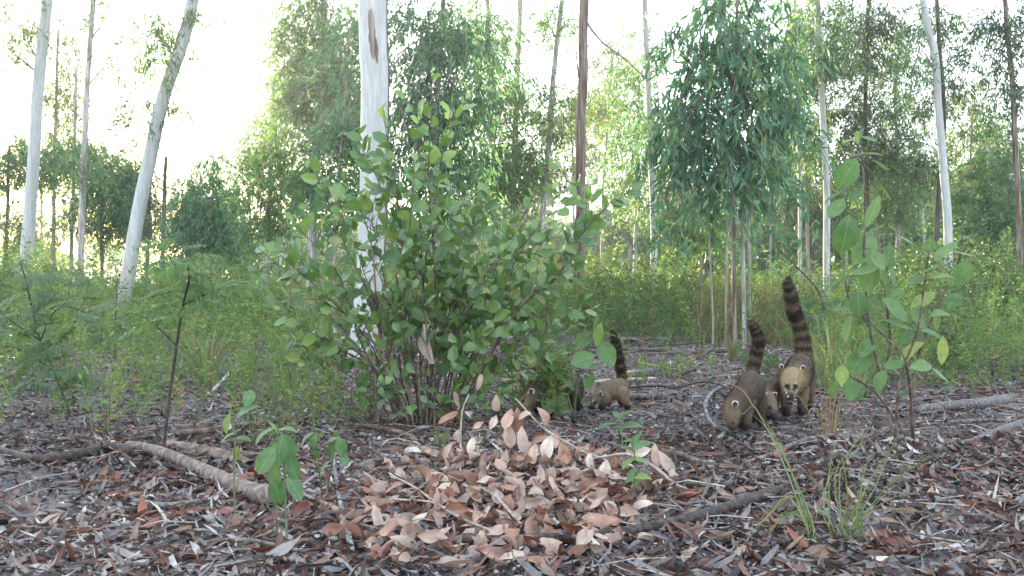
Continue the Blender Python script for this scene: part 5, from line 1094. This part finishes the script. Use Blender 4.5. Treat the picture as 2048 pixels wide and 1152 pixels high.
# ------------------------------------------------------------------ coatis
def fur_mat(name):
    m, nt, n = mat(name)
    a = nt.nodes.new('ShaderNodeVertexColor'); a.layer_name = 'fur'
    f = noise(nt, 1.0, 3, sc=(160, 160, 160))
    c = mixc(nt, .6, a.outputs[0], ramp(nt, [(.3, (.62, .6, .58)), (.7, (1.3, 1.28, 1.25))], f), 'MULTIPLY')
    out(nt, principled(nt, c, .75, f, .4, .004, spec=.2).outputs[0]); return m
M['coati_fur'] = fur_mat('coati_fur')
m_, nt_, n_ = mat('coati_eye'); out(nt_, principled(nt_, (.006, .005, .004), .08, spec=.6).outputs[0]); M['coati_eye'] = m_
m_, nt_, n_ = mat('coati_nose'); out(nt_, principled(nt_, (.014, .012, .012), .35).outputs[0]); M['coati_nose'] = m_
CB = dict(back=(.080, .056, .040), back_grey=(.098, .080, .066), flank=(.135, .098, .068), tan=(.175, .135, .095), warm=(.21, .122, .072), head=(.30, .225, .135), dark=(.016, .012, .010), leg=(.06, .04, .03), white=(.42, .38, .33), snout=(.05, .042, .04), ring=(.30, .215, .135), chest=(.32, .225, .15))

def coati(label, foot_px, chains, spots, ears, eyes, nose, tail, seed, fur_n=26000, bald=(), voxel=.0055, fur_len=.011, group='band of foraging coatis', rings=.42):
    """chains: lists of (px, py, depth offset m, radius px, colour); D is the depth of the feet"""
    rng = np.random.default_rng(seed)
    base = G(np.array(float(foot_px[0])), np.array(float(foot_px[1]))); D = float(base[1])
    t = thing('coati', label, 'coati', base, group)
    C_p, C_r, C_c, C_t, C_fl = [], [], [], [], []
    obs = []
    def add_chain(ch, steps, fluff):
        pts = np.array([P(x, y, D + dz) for (x, y, dz, r, c) in ch]); rad = np.array([r * (D + dz) / F for (x, y, dz, r, c) in ch]); col = np.array([CB[c] if isinstance(c, str) else c for (*_, c) in ch])
        for p, r in zip(pts, rad): p[2] = max(p[2], float(gh(p[0], p[1])) + r * .8 + .026)
        n = steps * (len(ch) - 1) + 1
        sp = smooth_path(pts, n); s = np.linspace(0, len(ch) - 1, n)
        rr = np.interp(s, np.arange(len(ch)), rad); cc = np.stack([np.interp(s, np.arange(len(ch)), col[:, k]) for k in range(3)], -1)
        tg = unit(np.gradient(sp, axis=0))
        mb = MB(); tube(mb, sp, rr, 14)
        # rounded ends
        for e, d in ((0, -1), (-1, 1)):
            tube(mb, np.array([sp[e], sp[e] + d * tg[e] * rr[e] * .45, sp[e] + d * tg[e] * rr[e] * .8]), np.array([rr[e] * .98, rr[e] * .8, rr[e] * .4]), 14)
        obs.append(mb); C_p.append(sp); C_r.append(rr); C_c.append(cc); C_t.append(tg); C_fl.append(np.full(n, fluff))
    for ch in chains: add_chain(ch, 8, 1.0)
    # ringed tail: colour runs along its length
    tp = np.array([P(x, y, D + dz) for (x, y, dz, r) in tail]); nr = 60; sp = smooth_path(tp, nr); tr = np.interp(np.linspace(0, len(tail) - 1, nr), np.arange(len(tail)), [r * .92 for *_, r in tail]) * D / F
    s = np.linspace(0, 1, nr); k = .5 + .5 * np.sin(s * 2 * PI * 8.0 + .6 + 1.3 * np.sin(s * 9 + seed)); k = np.clip((k - .42) * 2.2, 0, 1) * np.clip(1.15 - s * .8, 0, 1) * .75 * rings / .75 + .03
    tc = np.array(CB['dark']) * 1.9 * (1 - k[:, None]) + np.array(CB['ring']) * k[:, None]
    tc[s > .9] = np.array(CB['dark']) * 1.3
    mb = MB(); tube(mb, sp, tr * .80, 12)
    tg = unit(np.gradient(sp, axis=0)); e = sp[-1]; tube(mb, np.array([e, e + tg[-1] * tr[-1] * .4, e + tg[-1] * tr[-1] * .7]), np.array([.78, .6, .25]) * tr[-1], 12)
    obs.append(mb); C_p.append(sp); C_r.append(tr); C_c.append(tc); C_t.append(tg); C_fl.append(np.full(nr, 2.0))
    # ears: rounded cups
    ear_c = []
    for (x, y, dz, r) in ears:
        c = P(x, y, D + dz); rr = r * D / F; ear_c.append((c, rr))
        mb = MB(); th = np.linspace(0, PI, 7); ph = np.linspace(0, 2 * PI, 12, endpoint=False); T, Ph = np.meshgrid(th, ph, indexing='ij')
        V = np.stack([c[0] + rr * np.sin(T) * np.cos(Ph), c[1] + rr * .45 * np.sin(T) * np.sin(Ph), c[2] + rr * np.cos(T)], -1).reshape(-1, 3)
        mb.add(V, None, [[i * 12 + j, (i + 1) * 12 + j, (i + 1) * 12 + (j + 1) % 12, i * 12 + (j + 1) % 12] for i in range(6) for j in range(12)]); obs.append(mb)
    big = MB()
    for mb in obs:
        off = big.n
        big.v += mb.v; big.a += mb.a; big.t += [q + off for q in mb.t]; big.q += [q + off for q in mb.q]; big.n += mb.n
    tmp = big.build('coati_rough', M['coati_fur'], None, (0, 0, 0))
    rm = tmp.modifiers.new('r', 'REMESH'); rm.mode = 'VOXEL'; rm.voxel_size = voxel
    sm = tmp.modifiers.new('s', 'SMOOTH'); sm.factor = .5; sm.iterations = 3
    me = bpy.data.meshes.new_from_object(tmp.evaluated_get(bpy.context.evaluated_depsgraph_get()))
    bpy.data.objects.remove(tmp)
    nv = len(me.vertices); co = np.empty(nv * 3, np.float32); me.vertices.foreach_get('co', co); co = co.reshape(-1, 3).astype(float)
    no = np.empty(nv * 3, np.float32); me.vertices.foreach_get('normal', no); no = no.reshape(-1, 3).astype(float)
    bvh = BVHTree.FromPolygons([Vector(v) for v in co], [tuple(pp.vertices) for pp in me.polygons]); eye0 = Vector((0, 0, CAM_H))
    def surf(x, y, dz):
        q = Vector(P(x, y, D + dz)); h = bvh.ray_cast(eye0, (q - eye0).normalized())
        return np.array(h[0]) if h[0] is not None and (h[0] - q).length < .14 else np.array(q)
    SP = [(surf(x, y, dz), r * D / F, np.array(CB[cc] if isinstance(cc, str) else cc)) for (x, y, dz, r, cc) in spots]
    CP, CR, CC, CT, CF = (np.concatenate(a) for a in (C_p, C_r, C_c, C_t, C_fl))
    def look(p):
        idx = np.empty(len(p), int)
        for i in range(0, len(p), 3000):
            d = np.linalg.norm(p[i:i + 3000, None] - CP[None], axis=2) - CR[None]; idx[i:i + 3000] = d.argmin(1)
        return idx
    def colour(p, n, idx):
        c = CC[idx].copy()
        isb = CF[idx] < 1.5
        up = np.clip(n[:, 2], -1, 1)
        c[isb] *= (1 + np.clip(-up[isb], 0, 1) * .2)[:, None]                    # paler, warmer belly fur
        for (q, r, cc) in SP:
            d = np.linalg.norm(p - q, axis=1); k = np.clip(1.35 - d / r, 0, 1)[:, None]; k = np.clip(k * 1.8, 0, 1)
            c = c * (1 - k) + cc * k
        for (q, rr) in ear_c:
            d = np.linalg.norm(p - q, axis=1); fr = np.hypot(p[:, 0] - q[0], p[:, 2] - q[2]) / rr
            e = (d < rr * 1.22) & (p[:, 2] > q[2] - rr * .55); c[e] = np.array(CB['white']) * 1.15
            c[e & (fr < .62) & (p[:, 1] < q[1])] = np.array(CB['leg']) * .7; c[e & (p[:, 1] > q[1] + rr * .2)] = np.array(CB['back'])
        return c
    idx = look(co); col = colour(co, no, idx)
    me2 = me; me2.name = 'body'
    lv = np.empty(len(me2.loops), np.int32); me2.loops.foreach_get('vertex_index', lv)
    for a in list(me2.color_attributes): me2.color_attributes.remove(a)
    ca = me2.color_attributes.new('fur', 'FLOAT_COLOR', 'POINT'); ca.data.foreach_set('color', np.concatenate([col, np.ones((nv, 1))], 1).astype(np.float32).ravel())
    me2.polygons.foreach_set('use_smooth', np.ones(len(me2.polygons), bool))
    co_l = co - base; me2.vertices.foreach_set('co', co_l.astype(np.float32).ravel()); me2.update()
    if not me2.materials: me2.materials.append(M['coati_fur'])
    b = bpy.data.objects.new('body', me2); COL.objects.link(b); b.parent = t
    # fur
    pick = rng.integers(0, nv, fur_n); p = co[pick] + rng.normal(size=(fur_n, 3)) * voxel * .45; n = no[pick]; ix = idx[pick]
    fl = CF[ix]; tdir = CT[ix]
    keep = np.ones(fur_n, bool)
    for (x, y, dz, r) in bald: keep &= np.linalg.norm(p - P(x, y, D + dz), axis=1) > r * D / F
    for (q, rr) in ear_c: keep &= np.linalg.norm(p - q, axis=1) > rr * 1.2
    p, n, ix, fl, tdir = p[keep], n[keep], ix[keep], fl[keep], tdir[keep]; nf = len(p)
    L = fur_len * np.where(fl > 1.5, 1.5, .8) * rng.uniform(.6, 1.25, nf) * np.clip(CR[ix] / .03, .35, 1.3)
    d = unit(n * np.where(fl > 1.5, .8, .34)[:, None] + tdir * np.where(fl > 1.5, .75, .65)[:, None] + rng.normal(size=(nf, 3)) * .22 - np.array([0, 0, .18]))
    s = unit(np.cross(d, n + rng.normal(size=(nf, 3)) * .3)); w = np.where(fl > 1.5, 1.0, .62)[:, None] * rng.uniform(.0008, .0017, (nf, 1))
    q0, q1 = p - s * w - n * .001, p + s * w - n * .001; q2 = p + d * L[:, None]
    pj = p + rng.normal(size=(nf, 3)) * np.where(fl > 1.5, .006, .002)[:, None]; jx = np.where(fl > 1.5, look(pj), ix)
    fc = colour(p, n, jx) * np.where(fl > 1.5, 1.0, 1.25)[:, None] * rng.uniform(.8, 1.35, nf)[:, None]
    mb = MB(); mb.add(np.stack([q0, q1, q2], 1).reshape(-1, 3), np.arange(nf * 3).reshape(-1, 3), None, .5, np.repeat(fc, 3, 0))
    tag(mb.build('fur', M['coati_fur'], t, smooth=False), kind='stuff')
    def ball(name, x, y, dz, r, m, sq=(1, 1, 1)):
        c = surf(x, y, dz); rr = r * D / F; th = np.linspace(0, PI, 9); ph = np.linspace(0, 2 * PI, 14, endpoint=False); T, Ph = np.meshgrid(th, ph, indexing='ij')
        V = np.stack([c[0] + rr * sq[0] * np.sin(T) * np.cos(Ph), c[1] + rr * sq[1] * np.sin(T) * np.sin(Ph), c[2] + rr * sq[2] * np.cos(T)], -1).reshape(-1, 3)
        MB().add(V, None, [[i * 14 + j, (i + 1) * 14 + j, (i + 1) * 14 + (j + 1) % 14, i * 14 + (j + 1) % 14] for i in range(8) for j in range(14)]).build(name, m, t)
    for e in eyes: ball('eye', *e, M['coati_eye'])
    if nose: ball('nose', *nose, M['coati_nose'], (1.1, 1, .8))
    return t

# adult, walking towards the camera with its head low and its ringed tail upright
coati('large adult coati facing the camera with its tail held upright', (1590, 838),
      [[(1601, 726, .36, 20, 'back_grey'), (1601, 733, .27, 25, 'back_grey'), (1597, 746, .14, 28, 'back'), (1592, 758, .02, 27, 'flank'), (1588, 760, -.05, 24, 'head'), (1585, 757, -.10, 23, 'head'), (1582.5, 767, -.14, 20, 'head'), (1581, 780, -.175, 14, 'head'), (1580, 790, -.20, 9.5, 'snout'), (1580, 799, -.225, 7.5, 'dark'), (1580, 804, -.235, 6, 'dark')],
       [(1592, 764, .04, 23, 'chest'), (1590, 770, -.01, 17, 'warm'), (1589, 774, -.03, 12, 'chest')],
       [(1575, 775, 0, 14, 'warm'), (1572, 795, -.02, 12, 'warm'), (1572, 815, -.03, 9.5, 'leg'), (1572, 829, -.035, 8, 'dark'), (1571, 835, -.06, 7.5, 'dark')],
       [(1604, 775, .02, 14, 'warm'), (1605, 795, .01, 11.5, 'tan'), (1604, 815, .0, 9, 'leg'), (1603, 826, -.01, 7.5, 'dark'), (1602, 831, -.035, 7, 'dark')],
       [(1612, 748, .30, 20, 'back'), (1616, 775, .27, 14, 'flank'), (1617, 795, .31, 9, 'leg'), (1618, 815, .28, 7, 'dark'), (1616, 821, .25, 6.5, 'dark')],
       [(1590, 748, .32, 18, 'back'), (1580, 778, .28, 12, 'flank'), (1577, 798, .32, 8, 'leg'), (1576, 815, .29, 7, 'dark'), (1575, 820, .26, 6.5, 'dark')]],
      [(1574, 772, -.165, 6, 'dark'), (1591.5, 773, -.165, 6, 'dark'), (1574, 764.5, -.165, 2.2, 'white'), (1591.5, 765.5, -.165, 2.2, 'white'), (1570, 779, -.17, 3.2, 'white'), (1572, 786, -.17, 3, 'white'), (1594, 780, -.17, 3.2, 'white'), (1592, 787, -.17, 3, 'white'), (1575.5, 793, -.185, 2.4, 'white'), (1589, 793, -.185, 2.4, 'white'), (1582.5, 778, -.185, 4.2, (.20, .165, .14)), (1578, 778, -.182, 2.6, 'dark'), (1587.5, 779, -.182, 2.6, 'dark')],
      [(1563, 733, -.10, 6.2), (1606, 735, -.09, 6.0)], [(1574.5, 770.5, -.178, 2.6), (1591.5, 771.5, -.178, 2.6)], (1580, 805, -.25, 5.5),
      [(1606, 722, .38, 19), (1606, 690, .42, 20), (1600, 655, .45, 18), (1587, 620, .43, 17), (1581, 588, .42, 15), (1575, 568, .41, 12), (1577, 557, .41, 7)], 5, 34000, bald=[(1580, 790, -.2, 15)], fur_len=.013, rings=.58)
# greyish young one digging, nose to the ground, seen from its front left
coati('grey brown coati digging with its nose at the ground, left of the adult', (1490, 864),
      [[(1503, 757, .16, 18, 'back_grey'), (1503, 768, .12, 27, 'back_grey'), (1498, 783, .05, 28, 'back'), (1487, 796, -.03, 27, 'back'), (1475, 807, -.09, 24, 'back'), (1466, 820, -.12, 20, 'flank'), (1463, 834, -.14, 16, 'flank'), (1465, 849, -.15, 12, 'leg'), (1468, 857, -.16, 8, 'dark'), (1470, 861, -.165, 6, 'dark')],
       [(1495, 806, -.06, 17, 'back'), (1494, 828, -.08, 11, 'back_grey'), (1492, 848, -.09, 9, 'leg'), (1490, 861, -.10, 8.5, 'dark')],
       [(1474, 820, -.02, 16, 'back'), (1478, 838, 0.0, 10, 'back'), (1480, 852, 0.0, 8, 'leg'), (1479, 858, -.02, 8, 'dark')],
       [(1512, 790, .10, 20, 'back'), (1518, 818, .08, 13, 'leg'), (1521, 838, .10, 9, 'leg'), (1523, 853, .08, 8, 'dark'), (1521, 857, .05, 8, 'dark')],
       [(1503, 795, .14, 18, 'back'), (1505, 822, .14, 12, 'leg'), (1506, 846, .13, 8, 'dark')]],
      [(1472, 842, -.175, 3.5, 'tan'), (1478, 828, -.15, 7, 'tan')], [(1470, 808, -.165, 8), (1452, 818, -.08, 6)], [(1466, 845, -.185, 2.4)], (1470, 863, -.185, 5),
      [(1506, 756, .18, 14), (1507, 735, .20, 15), (1513, 707, .22, 14.5), (1517, 682, .20, 14), (1511, 661, .19, 12.5), (1504, 650, .18, 10), (1501, 645, .18, 6)], 6, 30000, bald=[(1469, 856, -.16, 12)])
# small one squeezed between the two, head turned down to the right
coati('small coati squeezed between the digging coati and the adult, snout turned right', (1538, 850),
      [[(1548, 768, .26, 14, 'back'), (1541, 778, .20, 19, 'back_grey'), (1534, 786, .10, 21, 'back'), (1530, 794, .03, 20, 'flank'), (1533, 799, -.05, 18, 'tan'), (1538, 807, -.09, 16, 'tan'), (1543, 817, -.12, 12, 'tan'), (1547, 827, -.135, 8, 'snout'), (1550, 837, -.145, 6, 'dark'), (1551, 842, -.15, 5, 'dark')],
       [(1524, 805, .02, 13, 'leg'), (1521, 825, .0, 9.5, 'leg'), (1522, 842, -.01, 7.5, 'dark'), (1521, 849, -.02, 7.5, 'dark')],
       [(1536, 808, .06, 12, 'leg'), (1538, 825, .05, 8, 'leg'), (1539, 842, .04, 7, 'dark')],
       [(1545, 795, .22, 15, 'back'), (1547, 815, .22, 10, 'leg'), (1547, 834, .21, 7, 'dark')], [(1532, 795, .22, 15, 'back'), (1531, 815, .22, 10, 'leg'), (1530, 836, .21, 7, 'dark')]],
      [(1540, 815, -.12, 3.4, 'dark'), (1533, 822, -.10, 2.4, 'white'), (1537, 829, -.10, 2, 'white')], [(1526, 788, -.08, 6.8), (1550, 788, -.03, 5.5)], [(1541, 815.5, -.15, 2.2)], (1551, 844, -.165, 4.2),
      [(1549, 768, .29, 11), (1556, 758, .34, 12), (1566, 748, .40, 12), (1578, 735, .46, 12), (1586, 722, .50, 10), (1590, 714, .53, 6)], 7, 20000, bald=[(1547, 832, -.1, 10)])
# small one further back, side on, with its tail up
coati('small coati side on with its snout down and its tail up, right of the bush', (1230, 824),
      [[(1246, 772, .02, 14, 'back_grey'), (1240, 774, .0, 18, 'tan'), (1229, 777, -.02, 19, 'tan'), (1216, 781, -.03, 17, 'tan'), (1205, 787, -.04, 15, 'tan'), (1197, 796, -.05, 13, 'tan'), (1191, 804, -.06, 10.5, 'flank'), (1187, 812, -.065, 7, 'snout'), (1182, 820, -.07, 5, 'dark'), (1179, 824, -.07, 4, 'dark')],
       [(1244, 785, -.05, 14, 'tan'), (1250, 798, -.06, 9, 'warm'), (1253, 810, -.05, 6, 'leg'), (1256, 822, -.06, 5, 'dark'), (1253, 825, -.07, 5, 'dark')],
       [(1240, 785, .05, 13, 'flank'), (1243, 800, .06, 8, 'leg'), (1243, 812, .07, 6, 'leg'), (1245, 820, .06, 5, 'dark')],
       [(1212, 795, -.07, 11, 'flank'), (1208, 808, -.08, 7, 'leg'), (1205, 820, -.08, 5.5, 'dark'), (1203, 824, -.09, 5.5, 'dark')],
       [(1214, 795, .03, 11, 'flank'), (1216, 808, .03, 7, 'leg'), (1216, 819, .03, 5.5, 'dark')]],
      [(1190, 805, -.10, 3, 'dark'), (1187, 801, -.09, 2.2, 'white'), (1194, 812, -.09, 3.2, 'white')], [(1201, 787, -.09, 5), (1199, 784, .01, 4.6)], [(1190, 805, -.11, 1.8)], (1178, 825, -.075, 3.6),
      [(1246, 768, .03, 10), (1243, 748, .03, 11), (1239, 725, .02, 11), (1235, 702, .02, 10.5), (1231, 684, .01, 9.5), (1227, 670, .01, 7.5), (1225, 664, .01, 4.5)], 8, 24000, bald=[(1184, 818, -.07, 9)])
# one mostly hidden behind the leaves of the bush and seedling
coati('coati half hidden behind the leaves at the right foot of the bush', (1098, 838),
      [[(1150, 758, .12, 12, 'back_grey'), (1140, 765, .10, 20, 'back_grey'), (1122, 772, .06, 25, 'flank'), (1098, 778, .02, 27, 'back'), (1076, 786, -.02, 26, 'back'), (1060, 794, -.05, 21, 'flank'), (1048, 804, -.07, 15, 'head'), (1040, 816, -.08, 9, 'snout'), (1034, 828, -.085, 6, 'dark')],
       [(1092, 795, -.05, 14, 'leg'), (1097, 812, -.06, 10, 'leg'), (1099, 830, -.06, 8, 'dark'), (1096, 837, -.07, 8, 'dark')],
       [(1078, 800, .06, 14, 'leg'), (1074, 815, .05, 9, 'leg'), (1072, 832, .04, 7, 'dark')],
       [(1143, 775, .08, 17, 'back'), (1152, 790, .07, 9, 'leg'), (1156, 805, .08, 6.5, 'dark'), (1157, 818, .08, 6, 'dark')],
       [(1136, 775, .16, 16, 'back'), (1142, 792, .17, 9, 'leg'), (1144, 812, .17, 6.5, 'dark')]],
      [(1047, 802, -.12, 3, 'dark')], [(1062, 782, -.09, 7), (1058, 778, .01, 6)], [(1047, 802, -.13, 2)], (1033, 830, -.09, 4),
      [(1152, 756, .14, 12), (1158, 766, .16, 11), (1160, 782, .18, 10), (1160, 800, .19, 9), (1161, 815, .2, 6)], 9, 18000)

# ------------------------------------------------------------------ haze volume added for the pale distance and veiling sun glow
def haze():
    m = bpy.data.materials.new('haze'); m.use_nodes = True; nt = m.node_tree; nt.nodes.clear()
    v = nt.nodes.new('ShaderNodeVolumePrincipled'); v.inputs['Color'].default_value = (.9, .95, 1, 1); v.inputs['Density'].default_value = .0014; v.inputs['Anisotropy'].default_value = .65
    o = nt.nodes.new('ShaderNodeOutputMaterial'); nt.links.new(v.outputs[0], o.inputs['Volume'])
    x, y0, y1, z0, z1 = 70, -20, 110, -3, 22
    mb = MB(); mb.add([(-x, y0, z0), (x, y0, z0), (x, y1, z0), (-x, y1, z0), (-x, y0, z1), (x, y0, z1), (x, y1, z1), (-x, y1, z1)], None, [(0, 3, 2, 1), (4, 5, 6, 7), (0, 1, 5, 4), (1, 2, 6, 5), (2, 3, 7, 6), (3, 0, 4, 7)])
    tag(mb.build('haze', m, smooth=False), 'thin haze added between the trees for pale distance and veiling glow', None, None, 'stuff')
haze()
